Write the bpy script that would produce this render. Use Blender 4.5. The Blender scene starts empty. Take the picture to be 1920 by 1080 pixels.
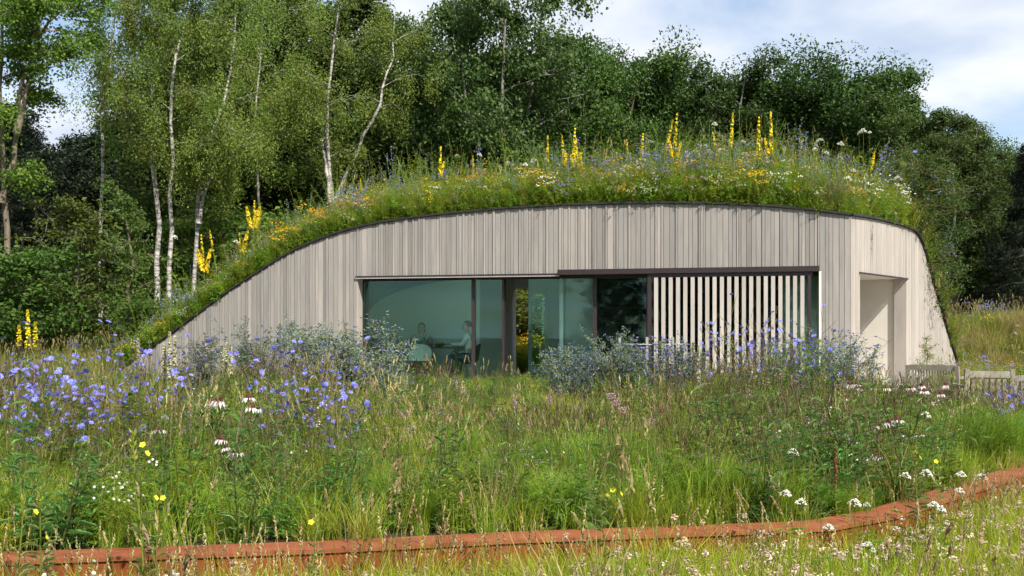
import bpy, math, random
import numpy as np
from mathutils import Vector, Matrix

# ------------------------------------------------------------------ camera, sky, sun, exposure
SC = bpy.context.scene
COL = SC.collection
F, HX, HY, CZ = 2000.0, 960.0, 618.0, 1.05          # focal length in photo pixels, horizon row, eye height over the house floor

cam_data = bpy.data.cameras.new('camera')
cam = bpy.data.objects.new('camera', cam_data)
COL.objects.link(cam)
cam.location = (0, 0, CZ)
cam.rotation_euler = (math.pi / 2, 0, 0)
cam_data.sensor_width = 36.0
cam_data.lens = F / 1920.0 * 36.0
cam_data.shift_y = (HY - 540.0) / 1920.0
cam_data.clip_start = 0.05
cam_data.clip_end = 2000
SC.camera = cam

SUN_H = Vector((0.50, -0.866)).normalized()
SUN_EL = math.radians(46)
world = bpy.data.worlds.new('World')
SC.world = world
world.use_nodes = True
wt = world.node_tree
wt.nodes.clear()
def wn(t, **kw):
    n = wt.nodes.new(t)
    for k, v in kw.items():
        setattr(n, k, v)
    return n
w_out = wn('ShaderNodeOutputWorld')
w_bg = wn('ShaderNodeBackground')
w_sky = wn('ShaderNodeTexSky', sky_type='NISHITA', sun_disc=False)
w_sky.sun_elevation = SUN_EL
w_sky.sun_rotation = math.atan2(SUN_H.x, SUN_H.y)
w_sky.air_density = 1.0
w_sky.dust_density = 0.6
w_sky.ozone_density = 1.5
# broken cloud cover: a noise field on a flat layer overhead, over the whole sky
w_tc = wn('ShaderNodeTexCoord')
w_sep = wn('ShaderNodeSeparateXYZ')
w_z = wn('ShaderNodeMath', operation='MAXIMUM'); w_z.inputs[1].default_value = 0.0
w_z2 = wn('ShaderNodeMath', operation='ADD'); w_z2.inputs[1].default_value = 0.16
w_dx = wn('ShaderNodeMath', operation='DIVIDE')
w_dy = wn('ShaderNodeMath', operation='DIVIDE')
w_cmb = wn('ShaderNodeCombineXYZ')
w_map = wn('ShaderNodeMapping')
w_map.inputs['Location'].default_value = (3.1, 1.7, 0.0)
w_map.inputs['Scale'].default_value = (1.0, 0.8, 1.0)
w_noise = wn('ShaderNodeTexNoise', noise_dimensions='3D')
w_noise.inputs['Scale'].default_value = 1.15
w_noise.inputs['Detail'].default_value = 9.0
w_noise.inputs['Roughness'].default_value = 0.52
w_noise.inputs['Distortion'].default_value = 0.25
w_ramp = wn('ShaderNodeValToRGB')
w_ramp.color_ramp.elements[0].position = 0.41
w_ramp.color_ramp.elements[0].color = (0.18, 0.18, 0.18, 1)
w_ramp.color_ramp.elements[1].position = 0.56
w_ramp.color_ramp.elements[1].color = (1, 1, 1, 1)
w_n2 = wn('ShaderNodeTexNoise', noise_dimensions='3D')
w_n2.inputs['Scale'].default_value = 2.1
w_n2.inputs['Detail'].default_value = 7.0
w_n2.inputs['Roughness'].default_value = 0.5
w_ramp2 = wn('ShaderNodeValToRGB')
w_ramp2.color_ramp.elements[0].position = 0.32
w_ramp2.color_ramp.elements[0].color = (4.2, 4.65, 5.5, 1)
w_ramp2.color_ramp.elements[1].position = 0.68
w_ramp2.color_ramp.elements[1].color = (6.7, 6.85, 7.1, 1)
w_mix = wn('ShaderNodeMixRGB')
L = wt.links.new
L(w_tc.outputs['Generated'], w_sep.inputs[0])
L(w_sep.outputs['Z'], w_z.inputs[0]); L(w_z.outputs[0], w_z2.inputs[0])
L(w_sep.outputs['X'], w_dx.inputs[0]); L(w_z2.outputs[0], w_dx.inputs[1])
L(w_sep.outputs['Y'], w_dy.inputs[0]); L(w_z2.outputs[0], w_dy.inputs[1])
L(w_dx.outputs[0], w_cmb.inputs[0]); L(w_dy.outputs[0], w_cmb.inputs[1])
L(w_cmb.outputs[0], w_map.inputs['Vector'])
L(w_map.outputs[0], w_noise.inputs['Vector']); L(w_map.outputs[0], w_n2.inputs['Vector'])
L(w_noise.outputs['Fac'], w_ramp.inputs[0]); L(w_n2.outputs['Fac'], w_ramp2.inputs[0])
L(w_ramp.outputs[0], w_mix.inputs[0]); L(w_sky.outputs[0], w_mix.inputs[1]); L(w_ramp2.outputs[0], w_mix.inputs[2])
L(w_mix.outputs[0], w_bg.inputs['Color'])
w_bg.inputs['Strength'].default_value = 0.10
L(w_bg.outputs[0], w_out.inputs['Surface'])

sun_data = bpy.data.lights.new('sun', 'SUN')
sun_data.energy = 4.5
sun_data.angle = math.radians(0.9)
sun_data.color = (1.0, 0.95, 0.87)
sun = bpy.data.objects.new('sun', sun_data)
COL.objects.link(sun)
ldir = Vector((SUN_H.x * math.cos(SUN_EL), SUN_H.y * math.cos(SUN_EL), math.sin(SUN_EL)))
sun.rotation_euler = (-ldir).to_track_quat('-Z', 'Y').to_euler()
sun.location = ldir * 60

SC.view_settings.view_transform = 'Standard'
SC.view_settings.look = 'None'
SC.view_settings.exposure = 0.78
SC.view_settings.gamma = 1.0
SC.view_settings.use_curve_mapping = False
SC.render.engine = 'CYCLES'
SC.cycles.max_bounces = 7
SC.cycles.use_adaptive_sampling = True
SC.cycles.adaptive_threshold = 0.035
SC.cycles.diffuse_bounces = 3
SC.cycles.glossy_bounces = 3
SC.cycles.transmission_bounces = 4
SC.cycles.transparent_max_bounces = 12
SC.cycles.use_denoising = True
SC.cycles.caustics_reflective = False
SC.cycles.caustics_refractive = False

# ------------------------------------------------------------------ helpers
rng = np.random.default_rng(7)

class MB:
    """Collects vertices, quads and triangles; mesh() makes one mesh."""
    def __init__(self):
        self.v, self.q, self.t, self.qm, self.tm, self.n = [], [], [], [], [], 0
    def add(self, verts, quads=None, tris=None, mat=0):
        verts = np.asarray(verts, float).reshape(-1, 3)
        if quads is not None and len(quads):
            q = np.asarray(quads, int).reshape(-1, 4) + self.n
            self.q.append(q); self.qm.append(np.full(len(q), mat))
        if tris is not None and len(tris):
            t = np.asarray(tris, int).reshape(-1, 3) + self.n
            self.t.append(t); self.tm.append(np.full(len(t), mat))
        self.v.append(verts); self.n += len(verts)
        return self
    def mesh(self, name, mats, smooth=False):
        me = bpy.data.meshes.new(name)
        V = np.concatenate(self.v)
        Q = np.concatenate(self.q) if self.q else np.zeros((0, 4), int)
        T = np.concatenate(self.t) if self.t else np.zeros((0, 3), int)
        mi = np.concatenate(self.qm + self.tm) if (self.qm or self.tm) else np.zeros(0)
        me.vertices.add(len(V)); me.vertices.foreach_set('co', V.ravel())
        loops = np.concatenate([Q.ravel(), T.ravel()])
        me.loops.add(len(loops)); me.loops.foreach_set('vertex_index', loops)
        me.polygons.add(len(Q) + len(T))
        starts = np.concatenate([np.arange(len(Q)) * 4, 4 * len(Q) + np.arange(len(T)) * 3])
        me.polygons.foreach_set('loop_start', starts)
        me.polygons.foreach_set('material_index', mi.astype(int))
        me.polygons.foreach_set('use_smooth', np.full(len(Q) + len(T), smooth, bool))
        for m in (mats if isinstance(mats, (list, tuple)) else [mats]):
            me.materials.append(m)
        me.update(calc_edges=True)
        me.validate()
        return me

def unit(a):
    a = np.asarray(a, float)
    return a / np.maximum(np.linalg.norm(a, axis=-1, keepdims=True), 1e-9)

def box(mb, lo, hi, mat=0):
    x0, y0, z0 = lo; x1, y1, z1 = hi
    v = [(x0,y0,z0),(x1,y0,z0),(x1,y1,z0),(x0,y1,z0),(x0,y0,z1),(x1,y0,z1),(x1,y1,z1),(x0,y1,z1)]
    return mb.add(v, [(0,3,2,1),(4,5,6,7),(0,1,5,4),(1,2,6,5),(2,3,7,6),(3,0,4,7)], mat=mat)

def hexa(mb, v, mat=0):
    """Eight corners, bottom ring then top ring."""
    return mb.add(v, [(0,3,2,1),(4,5,6,7),(0,1,5,4),(1,2,6,5),(2,3,7,6),(3,0,4,7)], mat=mat)

def tubes(mb, P, R, sides=5, mat=0, cap=True):
    """P (N,K,3) polylines, R (N,K) radii."""
    P = np.asarray(P, float); R = np.asarray(R, float)
    if P.ndim == 2: P, R = P[None], R[None]
    N, K, _ = P.shape
    T = np.empty_like(P)
    T[:, 1:-1] = P[:, 2:] - P[:, :-2]; T[:, 0] = P[:, 1] - P[:, 0]; T[:, -1] = P[:, -1] - P[:, -2]
    T = unit(T)
    ref = np.where(np.abs(T[..., 2:3]) > 0.9, np.array([1.0, 0.1, 0]), np.array([0, 0, 1.0]))
    ref = np.broadcast_to(ref[:, :1], T.shape)
    A = unit(np.cross(T, ref)); B = np.cross(T, A)
    ang = np.arange(sides) * 2 * math.pi / sides
    V = P[:, :, None] + R[:, :, None, None] * (A[:, :, None] * np.cos(ang)[:, None] + B[:, :, None] * np.sin(ang)[:, None])
    base = (np.arange(N) * K * sides)[:, None, None]
    k = (np.arange(K - 1) * sides)[None, :, None]
    j = np.arange(sides)[None, None, :]; j2 = (j + 1) % sides
    q = np.stack([base + k + j, base + k + j2, base + k + sides + j2, base + k + sides + j], -1)
    mb.add(V, q, mat=mat)
    return mb

def blades(mb, base, h, ang, bend, w, mat=0, levels=3, twist=None):
    """Curved tapering blades; bend 0 upright .. 1 arching over."""
    base = np.asarray(base, float); N = len(base)
    h, ang, bend, w = (np.broadcast_to(np.asarray(x, float), N) for x in (h, ang, bend, w))
    tw = rng.uniform(-0.9, 0.9, N) if twist is None else np.broadcast_to(twist, N)
    d = np.stack([np.cos(ang), np.sin(ang), np.zeros(N)], 1)
    s = np.stack([-np.sin(ang + tw), np.cos(ang + tw), np.zeros(N)], 1)
    t = np.arange(levels + 1) / levels
    cen = (base[:, None] + d[:, None] * (h * bend)[:, None, None] * (t ** 2)[None, :, None])
    cen[..., 2] += h[:, None] * (t[None] - 0.38 * bend[:, None] * t[None] ** 2.4)
    wt_ = (w[:, None] * (1 - 0.75 * t[None, :-1] ** 1.5) * np.minimum(1, 0.55 + t[None, :-1] * 1.5))[..., None]
    Lf = cen[:, :-1] - s[:, None] * wt_ * 0.5
    Rt = cen[:, :-1] + s[:, None] * wt_ * 0.5
    V = np.concatenate([np.stack([Lf, Rt], 2).reshape(N, 2 * levels, 3), cen[:, -1:]], 1)
    st = (np.arange(N) * (2 * levels + 1))[:, None]
    k = (np.arange(levels - 1) * 2)[None]
    q = np.stack([st + k, st + k + 1, st + k + 3, st + k + 2], -1).reshape(-1, 4)
    e = 2 * levels
    tri = np.concatenate([st + e - 2, st + e - 1, st + e], 1)
    mb.add(V, q, tri, mat=mat)
    return mb

def leaves(mb, pos, dr, nrm, ln, wd, mat=0, droop=0.12):
    """Diamond leaves, two triangles each."""
    pos = np.asarray(pos, float); N = len(pos)
    if N == 0: return mb
    dr = unit(np.broadcast_to(dr, (N, 3))); nrm = np.broadcast_to(nrm, (N, 3))
    s = unit(np.cross(dr, nrm)); up = np.cross(s, dr)
    ln = np.broadcast_to(ln, N)[:, None]; wd = np.broadcast_to(wd, N)[:, None]
    mid = pos + dr * ln * 0.48 + up * ln * 0.05
    tip = pos + dr * ln - up * ln * droop
    V = np.stack([pos, mid + s * wd * 0.5, tip, mid - s * wd * 0.5], 1)
    i = (np.arange(N) * 4)[:, None]
    mb.add(V, None, np.concatenate([i, i + 1, i + 2, i, i + 2, i + 3], 1).reshape(-1, 3), mat=mat)
    return mb

def spindles(mb, pos, ax, ln, rw, mat=0):
    """Four sided spindles centred on pos: seed heads, buds, florets."""
    pos = np.asarray(pos, float); N = len(pos)
    if N == 0: return mb
    ax = unit(np.broadcast_to(ax, (N, 3)))
    ref = np.where(np.abs(ax[:, 2:3]) > 0.9, np.array([1.0, 0.2, 0]), np.array([0, 0, 1.0]))
    a = unit(np.cross(ax, ref)); b = np.cross(ax, a)
    ln = np.broadcast_to(ln, N)[:, None]; rw = np.broadcast_to(rw, N)[:, None]
    V = np.stack([pos - ax * ln / 2, pos + a * rw, pos + b * rw, pos - a * rw, pos - b * rw, pos + ax * ln / 2], 1)
    i = (np.arange(N) * 6)[:, None]
    t = np.concatenate([i, i+2, i+1, i, i+3, i+2, i, i+4, i+3, i, i+1, i+4, i+5, i+1, i+2, i+5, i+2, i+3, i+5, i+3, i+4, i+5, i+4, i+1], 1)
    mb.add(V, None, t.reshape(-1, 3), mat=mat)
    return mb

def rand_dirs(n, up=0.0):
    v = rng.normal(size=(n, 3)); v[:, 2] += up
    return unit(v)

def sphere_mesh(mb, c, r, seg=10, rings=7, mat=0, deform=None):
    th = np.linspace(0, math.pi, rings + 1); ph = np.arange(seg) * 2 * math.pi / seg
    V = np.stack([np.sin(th)[:, None] * np.cos(ph), np.sin(th)[:, None] * np.sin(ph), np.broadcast_to(np.cos(th)[:, None], (rings + 1, seg))], -1)
    if deform is not None: V = deform(V)
    V = V * np.asarray(r) + np.asarray(c)
    k = (np.arange(rings) * seg)[:, None]; j = np.arange(seg)[None]; j2 = (j + 1) % seg
    q = np.stack([k + j, k + seg + j, k + seg + j2, k + j2], -1)
    mb.add(V, q, mat=mat)
    return mb

# ------------------------------------------------------------------ objects
def tag(o, label=None, cat=None, group=None, kind=None):
    if label: o['label'] = label
    if cat: o['category'] = cat
    if group: o['group'] = group
    if kind: o['kind'] = kind
    return o
def obj(name, mesh, parent=None):
    o = bpy.data.objects.new(name, mesh); COL.objects.link(o)
    if parent is not None: o.parent = parent
    return o
def empty(name, loc=(0, 0, 0), rz=0.0, sc=1.0, tilt=(0, 0)):
    o = bpy.data.objects.new(name, None); COL.objects.link(o)
    o.location = loc; o.rotation_euler = (tilt[0], tilt[1], rz); o.scale = (sc,) * 3 if np.isscalar(sc) else sc
    o.empty_display_size = 0.1
    return o
def unshift(o, loc):
    """The mesh is in world coordinates; its parent stands at loc."""
    o.matrix_parent_inverse = Matrix.Translation(-Vector(loc))
    return o
ORD = ['first', 'second', 'third', 'fourth', 'fifth', 'sixth', 'seventh', 'eighth', 'ninth', 'tenth', 'eleventh', 'twelfth',
       'thirteenth', 'fourteenth', 'fifteenth', 'sixteenth', 'seventeenth', 'eighteenth', 'nineteenth', 'twentieth',
       'twenty-first', 'twenty-second', 'twenty-third', 'twenty-fourth', 'twenty-fifth', 'twenty-sixth', 'twenty-seventh',
       'twenty-eighth', 'twenty-ninth', 'thirtieth', 'thirty-first', 'thirty-second', 'thirty-third', 'thirty-fourth']

# ------------------------------------------------------------------ materials
def new_mat(name):
    m = bpy.data.materials.new(name); m.use_nodes = True
    nt = m.node_tree; nt.nodes.clear()
    out = nt.nodes.new('ShaderNodeOutputMaterial')
    return m, nt, out
def ramp(nt, stops):
    r = nt.nodes.new('ShaderNodeValToRGB')
    cr = r.color_ramp
    while len(cr.elements) < len(stops): cr.elements.new(0.5)
    for e, (p, c) in zip(cr.elements, stops):
        e.position = p; e.color = (*c, 1)
    return r
def leaf_mat(name, c0, c1, c2=None, trans=0.32, rough=0.5, spec=0.25, hue=0.03):
    """Foliage: colour varies from leaf to leaf and from plant to plant, light passes through."""
    m, nt, out = new_mat(name)
    geo = nt.nodes.new('ShaderNodeNewGeometry'); oi = nt.nodes.new('ShaderNodeObjectInfo')
    st = [(0.0, c0), (0.6, c1), (1.0, c2 or c1)]
    r = ramp(nt, st)
    nt.links.new(geo.outputs['Random Per Island'], r.inputs[0])
    hs = nt.nodes.new('ShaderNodeHueSaturation')
    mr = nt.nodes.new('ShaderNodeMapRange'); mr.inputs['To Min'].default_value = 0.5 - hue; mr.inputs['To Max'].default_value = 0.5 + hue
    mv = nt.nodes.new('ShaderNodeMapRange'); mv.inputs['To Min'].default_value = 0.75; mv.inputs['To Max'].default_value = 1.25
    nt.links.new(oi.outputs['Random'], mr.inputs[0]); nt.links.new(mr.outputs[0], hs.inputs['Hue'])
    mm = nt.nodes.new('ShaderNodeMath'); mm.operation = 'FRACT'
    m7 = nt.nodes.new('ShaderNodeMath'); m7.operation = 'MULTIPLY'; m7.inputs[1].default_value = 7.31
    nt.links.new(oi.outputs['Random'], m7.inputs[0]); nt.links.new(m7.outputs[0], mm.inputs[0])
    nt.links.new(mm.outputs[0], mv.inputs[0]); nt.links.new(mv.outputs[0], hs.inputs['Value'])
    nt.links.new(r.outputs[0], hs.inputs['Color'])
    p = nt.nodes.new('ShaderNodeBsdfPrincipled')
    p.inputs['Roughness'].default_value = rough
    p.inputs['Specular IOR Level'].default_value = spec
    nt.links.new(hs.outputs[0], p.inputs['Base Color'])
    t = nt.nodes.new('ShaderNodeBsdfTranslucent')
    nt.links.new(hs.outputs[0], t.inputs['Color'])
    mx = nt.nodes.new('ShaderNodeMixShader'); mx.inputs[0].default_value = trans
    nt.links.new(p.outputs[0], mx.inputs[1]); nt.links.new(t.outputs[0], mx.inputs[2])
    nt.links.new(mx.outputs[0], out.inputs['Surface'])
    return m
def noise_mat(name, stops, scale=4.0, stretch=(1, 1, 1), rough=0.7, spec=0.3, metal=0.0, bump=0.0, detail=6, per_object=0.0, coord='Object', bscale=None, nrough=0.6):
    m, nt, out = new_mat(name)
    tc = nt.nodes.new('ShaderNodeTexCoord'); mp = nt.nodes.new('ShaderNodeMapping')
    mp.inputs['Scale'].default_value = stretch
    nz = nt.nodes.new('ShaderNodeTexNoise'); nz.inputs['Scale'].default_value = scale; nz.inputs['Detail'].default_value = detail
    nz.inputs['Roughness'].default_value = nrough
    nt.links.new(tc.outputs[coord], mp.inputs[0]); nt.links.new(mp.outputs[0], nz.inputs['Vector'])
    r = ramp(nt, stops); nt.links.new(nz.outputs['Fac'], r.inputs[0])
    col = r.outputs[0]
    if per_object:
        oi = nt.nodes.new('ShaderNodeObjectInfo'); hs = nt.nodes.new('ShaderNodeHueSaturation')
        mr = nt.nodes.new('ShaderNodeMapRange'); mr.inputs['To Min'].default_value = 1 - per_object; mr.inputs['To Max'].default_value = 1 + per_object
        nt.links.new(oi.outputs['Random'], mr.inputs[0]); nt.links.new(mr.outputs[0], hs.inputs['Value']); nt.links.new(col, hs.inputs['Color'])
        col = hs.outputs[0]
    p = nt.nodes.new('ShaderNodeBsdfPrincipled')
    p.inputs['Roughness'].default_value = rough; p.inputs['Specular IOR Level'].default_value = spec; p.inputs['Metallic'].default_value = metal
    nt.links.new(col, p.inputs['Base Color'])
    if bump:
        b = nt.nodes.new('ShaderNodeBump'); b.inputs['Strength'].default_value = bump; b.inputs['Distance'].default_value = 0.02
        if bscale:
            nb = nt.nodes.new('ShaderNodeTexNoise'); nb.inputs['Scale'].default_value = bscale; nb.inputs['Detail'].default_value = 5
            nt.links.new(mp.outputs[0], nb.inputs['Vector']); nt.links.new(nb.outputs['Fac'], b.inputs['Height'])
        else:
            nt.links.new(nz.outputs['Fac'], b.inputs['Height'])
        nt.links.new(b.outputs[0], p.inputs['Normal'])
    nt.links.new(p.outputs[0], out.inputs['Surface'])
    return m
def flat(name, c, rough=0.6, spec=0.3, metal=0.0, var=0.12, scale=9.0):
    c = np.array(c)
    return noise_mat(name, [(0.3, tuple(c * (1 - var))), (0.7, tuple(np.minimum(c * (1 + var), 1)))], scale=scale, rough=rough, spec=spec, metal=metal)

def board_mat(name, hues, lo=0.86):
    """Weathered cedar: tone differs from board to board, grain runs up the board."""
    m, nt, out = new_mat(name)
    oi = nt.nodes.new('ShaderNodeObjectInfo')
    r = ramp(nt, hues); r.color_ramp.interpolation = 'LINEAR'
    nt.links.new(oi.outputs['Random'], r.inputs[0])
    tc = nt.nodes.new('ShaderNodeTexCoord'); 
    off = nt.nodes.new('ShaderNodeVectorMath'); off.operation = 'ADD'
    cb = nt.nodes.new('ShaderNodeCombineXYZ'); ml = nt.nodes.new('ShaderNodeMath'); ml.operation = 'MULTIPLY'; ml.inputs[1].default_value = 37.0
    nt.links.new(oi.outputs['Random'], ml.inputs[0]); nt.links.new(ml.outputs[0], cb.inputs[2])
    nt.links.new(tc.outputs['Object'], off.inputs[0]); nt.links.new(cb.outputs[0], off.inputs[1])
    mp = nt.nodes.new('ShaderNodeMapping'); mp.inputs['Scale'].default_value = (1, 1, 0.035)
    nt.links.new(off.outputs[0], mp.inputs[0])
    nz = nt.nodes.new('ShaderNodeTexNoise'); nz.inputs['Scale'].default_value = 60; nz.inputs['Detail'].default_value = 6; nz.inputs['Roughness'].default_value = 0.65
    nt.links.new(mp.outputs[0], nz.inputs['Vector'])
    mp2 = nt.nodes.new('ShaderNodeMapping'); mp2.inputs['Scale'].default_value = (1, 1, 0.25)
    nt.links.new(off.outputs[0], mp2.inputs[0])
    nz2 = nt.nodes.new('ShaderNodeTexNoise'); nz2.inputs['Scale'].default_value = 5; nz2.inputs['Detail'].default_value = 5
    nt.links.new(mp2.outputs[0], nz2.inputs['Vector'])
    g = ramp(nt, [(0.3, (lo,) * 3), (0.7, (1.06, 1.06, 1.06))]); nt.links.new(nz.outputs['Fac'], g.inputs[0])
    g2 = ramp(nt, [(0.3, (0.86, 0.87, 0.88)), (0.7, (1.06, 1.04, 1.02))]); nt.links.new(nz2.outputs['Fac'], g2.inputs[0])
    m1 = nt.nodes.new('ShaderNodeMixRGB'); m1.blend_type = 'MULTIPLY'; m1.inputs[0].default_value = 1
    m2 = nt.nodes.new('ShaderNodeMixRGB'); m2.blend_type = 'MULTIPLY'; m2.inputs[0].default_value = 1
    nt.links.new(r.outputs[0], m1.inputs[1]); nt.links.new(g.outputs[0], m1.inputs[2])
    nt.links.new(m1.outputs[0], m2.inputs[1]); nt.links.new(g2.outputs[0], m2.inputs[2])
    p = nt.nodes.new('ShaderNodeBsdfPrincipled'); p.inputs['Roughness'].default_value = 0.75; p.inputs['Specular IOR Level'].default_value = 0.2
    nt.links.new(m2.outputs[0], p.inputs['Base Color'])
    b = nt.nodes.new('ShaderNodeBump'); b.inputs['Strength'].default_value = 0.35; b.inputs['Distance'].default_value = 0.004
    nt.links.new(nz.outputs['Fac'], b.inputs['Height']); nt.links.new(b.outputs[0], p.inputs['Normal'])
    nt.links.new(p.outputs[0], out.inputs['Surface'])
    return m

def glass_mat(name, tint, ior=1.5):
    m, nt, out = new_mat(name)
    fr = nt.nodes.new('ShaderNodeFresnel'); fr.inputs['IOR'].default_value = ior
    tr = nt.nodes.new('ShaderNodeBsdfTransparent'); tr.inputs['Color'].default_value = (*tint, 1)
    gl = nt.nodes.new('ShaderNodeBsdfGlossy'); gl.inputs['Roughness'].default_value = 0.02; gl.inputs['Color'].default_value = (0.62, 1.0, 0.90, 1)
    mx = nt.nodes.new('ShaderNodeMixShader')
    nt.links.new(fr.outputs[0], mx.inputs[0]); nt.links.new(tr.outputs[0], mx.inputs[1]); nt.links.new(gl.outputs[0], mx.inputs[2])
    nt.links.new(mx.outputs[0], out.inputs['Surface'])
    return m

def birch_bark():
    m, nt, out = new_mat('birch bark')
    tc = nt.nodes.new('ShaderNodeTexCoord'); mp = nt.nodes.new('ShaderNodeMapping'); mp.inputs['Scale'].default_value = (1, 1, 5)
    nz = nt.nodes.new('ShaderNodeTexNoise'); nz.inputs['Scale'].default_value = 2.6; nz.inputs['Detail'].default_value = 5; nz.inputs['Roughness'].default_value = 0.7
    nt.links.new(tc.outputs['Object'], mp.inputs[0]); nt.links.new(mp.outputs[0], nz.inputs['Vector'])
    r = ramp(nt, [(0.36, (0.04, 0.035, 0.03)), (0.46, (0.26, 0.24, 0.21)), (0.6, (0.46, 0.435, 0.395))])
    nt.links.new(nz.outputs['Fac'], r.inputs[0])
    p = nt.nodes.new('ShaderNodeBsdfPrincipled'); p.inputs['Roughness'].default_value = 0.7
    nt.links.new(r.outputs[0], p.inputs['Base Color']); nt.links.new(p.outputs[0], out.inputs['Surface'])
    return m

M = {}
M['board'] = board_mat('weathered cedar', [(0.0, (0.225, 0.209, 0.190)), (0.2, (0.295, 0.270, 0.243)), (0.45, (0.275, 0.262, 0.243)), (0.7, (0.315, 0.286, 0.256)), (0.9, (0.34, 0.31, 0.277)), (1.0, (0.385, 0.35, 0.313))])
M['board_wing'] = board_mat('pale cedar', [(0.0, (0.36, 0.325, 0.286)), (0.5, (0.395, 0.352, 0.307)), (1.0, (0.435, 0.392, 0.346))], lo=0.93)
M['slat'] = board_mat('pale slat', [(0.0, (0.39, 0.355, 0.31)), (1.0, (0.46, 0.42, 0.375))], lo=0.93)
M['backing'] = flat('dark wall backing', (0.03, 0.026, 0.022), 0.9)
M['dark_metal'] = flat('dark bronze metal', (0.030, 0.020, 0.020), 0.45, 0.4)
M['edge_metal'] = flat('black roof edging', (0.022, 0.02, 0.017), 0.5, 0.4)
M['sill_metal'] = flat('grey metal drip', (0.40, 0.36, 0.34), 0.5, 0.4)
M['glass'] = glass_mat('green tinted glass', (0.84, 0.985, 0.945))
M['plaster'] = noise_mat('pale plaster', [(0.3, (0.68, 0.64, 0.55)), (0.7, (0.75, 0.70, 0.61))], scale=3.5, rough=0.85, spec=0.15, bump=0.08, bscale=14)
M['inner_white'] = flat('white inner wall', (0.88, 0.88, 0.86), 0.8, 0.2, var=0.02)
M['inner_dark'] = noise_mat('dark stained timber', [(0.3, (0.035, 0.03, 0.026)), (0.7, (0.085, 0.075, 0.06))], scale=6, stretch=(1, 1, 14), rough=0.6)
M['inner_brown'] = flat('brown timber', (0.13, 0.075, 0.042), 0.6)
M['floor'] = flat('pale floor', (0.76, 0.74, 0.70), 0.5)
M['paving'] = noise_mat('grey paving', [(0.3, (0.42, 0.39, 0.36)), (0.7, (0.55, 0.52, 0.48))], scale=5, rough=0.8, per_object=0.12, bump=0.1, bscale=30)
M['soil'] = noise_mat('dark soil and litter', [(0.3, (0.022, 0.020, 0.012)), (0.55, (0.045, 0.042, 0.02)), (0.75, (0.05, 0.06, 0.02))], scale=1.7, rough=0.95, spec=0.1, bump=0.5, bscale=9)
M['corten_face'] = noise_mat('rusted steel face', [(0.28, (0.07, 0.018, 0.007)), (0.5, (0.165, 0.040, 0.010)), (0.72, (0.25, 0.076, 0.018))], scale=3.2, stretch=(1, 1, 0.5), rough=0.75, spec=0.25, bump=0.12, bscale=60, detail=9, nrough=0.7)
M['corten_top'] = noise_mat('rusted steel coping', [(0.30, (0.13, 0.032, 0.012)), (0.42, (0.20, 0.056, 0.022)), (0.58, (0.255, 0.080, 0.030)), (0.72, (0.27, 0.115, 0.048))], scale=3.8, rough=0.7, spec=0.3, bump=0.10, bscale=70, detail=9, nrough=0.7)
M['teak'] = noise_mat('weathered teak', [(0.3, (0.20, 0.175, 0.135)), (0.7, (0.38, 0.34, 0.275))], scale=7, stretch=(1, 1, 0.3), rough=0.8, per_object=0.1)
M['stake'] = flat('grey weathered stake', (0.28, 0.275, 0.25), 0.8)
M['wire'] = flat('pale cord', (0.45, 0.45, 0.43), 0.6)
M['birch'] = birch_bark()
M['bark'] = noise_mat('brown bark', [(0.3, (0.045, 0.035, 0.025)), (0.7, (0.14, 0.11, 0.08))], scale=3, stretch=(4, 4, 0.7), rough=0.9, bump=0.5)
M['bark_pale'] = noise_mat('tan bark', [(0.3, (0.10, 0.08, 0.055)), (0.7, (0.22, 0.175, 0.12))], scale=3, stretch=(4, 4, 0.7), rough=0.9, bump=0.4)
M['bark_grey'] = noise_mat('grey bark', [(0.3, (0.10, 0.095, 0.08)), (0.7, (0.26, 0.24, 0.21))], scale=3, stretch=(3, 3, 0.8), rough=0.9, bump=0.4)
# foliage
M['lf_birch'] = leaf_mat('birch leaves', (0.105, 0.1775, 0.02625), (0.1729, 0.2594, 0.04594), (0.247, 0.3208, 0.07219), 0.5)
M['lf_poplar'] = leaf_mat('poplar leaves', (0.0975, 0.156, 0.0189), (0.1625, 0.2275, 0.0315), (0.247, 0.2795, 0.0525), 0.5)
M['lf_oak'] = leaf_mat('broad leaves', (0.03182, 0.07038, 0.0113), (0.06166, 0.1153, 0.01938), (0.1045, 0.1613, 0.03069), 0.4, hue=0.015)
M['lf_alder'] = leaf_mat('alder leaves', (0.03978, 0.08602, 0.01857), (0.07956, 0.1368, 0.03069), (0.1343, 0.1955, 0.05006), 0.4, hue=0.012)
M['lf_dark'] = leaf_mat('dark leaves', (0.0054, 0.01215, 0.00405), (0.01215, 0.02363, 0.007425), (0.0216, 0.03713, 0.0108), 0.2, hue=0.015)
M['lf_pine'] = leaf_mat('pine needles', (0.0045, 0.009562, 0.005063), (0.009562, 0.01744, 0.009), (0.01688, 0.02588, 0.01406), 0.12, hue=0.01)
M['lf_ash'] = leaf_mat('ash leaves', (0.034, 0.06375, 0.0119), (0.06375, 0.102, 0.0187), (0.102, 0.1403, 0.02975), 0.35, hue=0.015)
M['lf_shrub'] = leaf_mat('shrub leaves', (0.0702, 0.126, 0.01871), (0.1193, 0.1927, 0.03119), (0.1825, 0.2445, 0.05198), 0.5)
M['grass'] = leaf_mat('meadow grass', (0.1632, 0.2435, 0.01767), (0.2831, 0.3754, 0.03004), (0.4354, 0.487, 0.04859), 0.5)
M['grass_lawn'] = leaf_mat('lawn grass', (0.2219, 0.2931, 0.02079), (0.3754, 0.4441, 0.03591), (0.546, 0.5684, 0.07088), 0.5)
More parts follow.
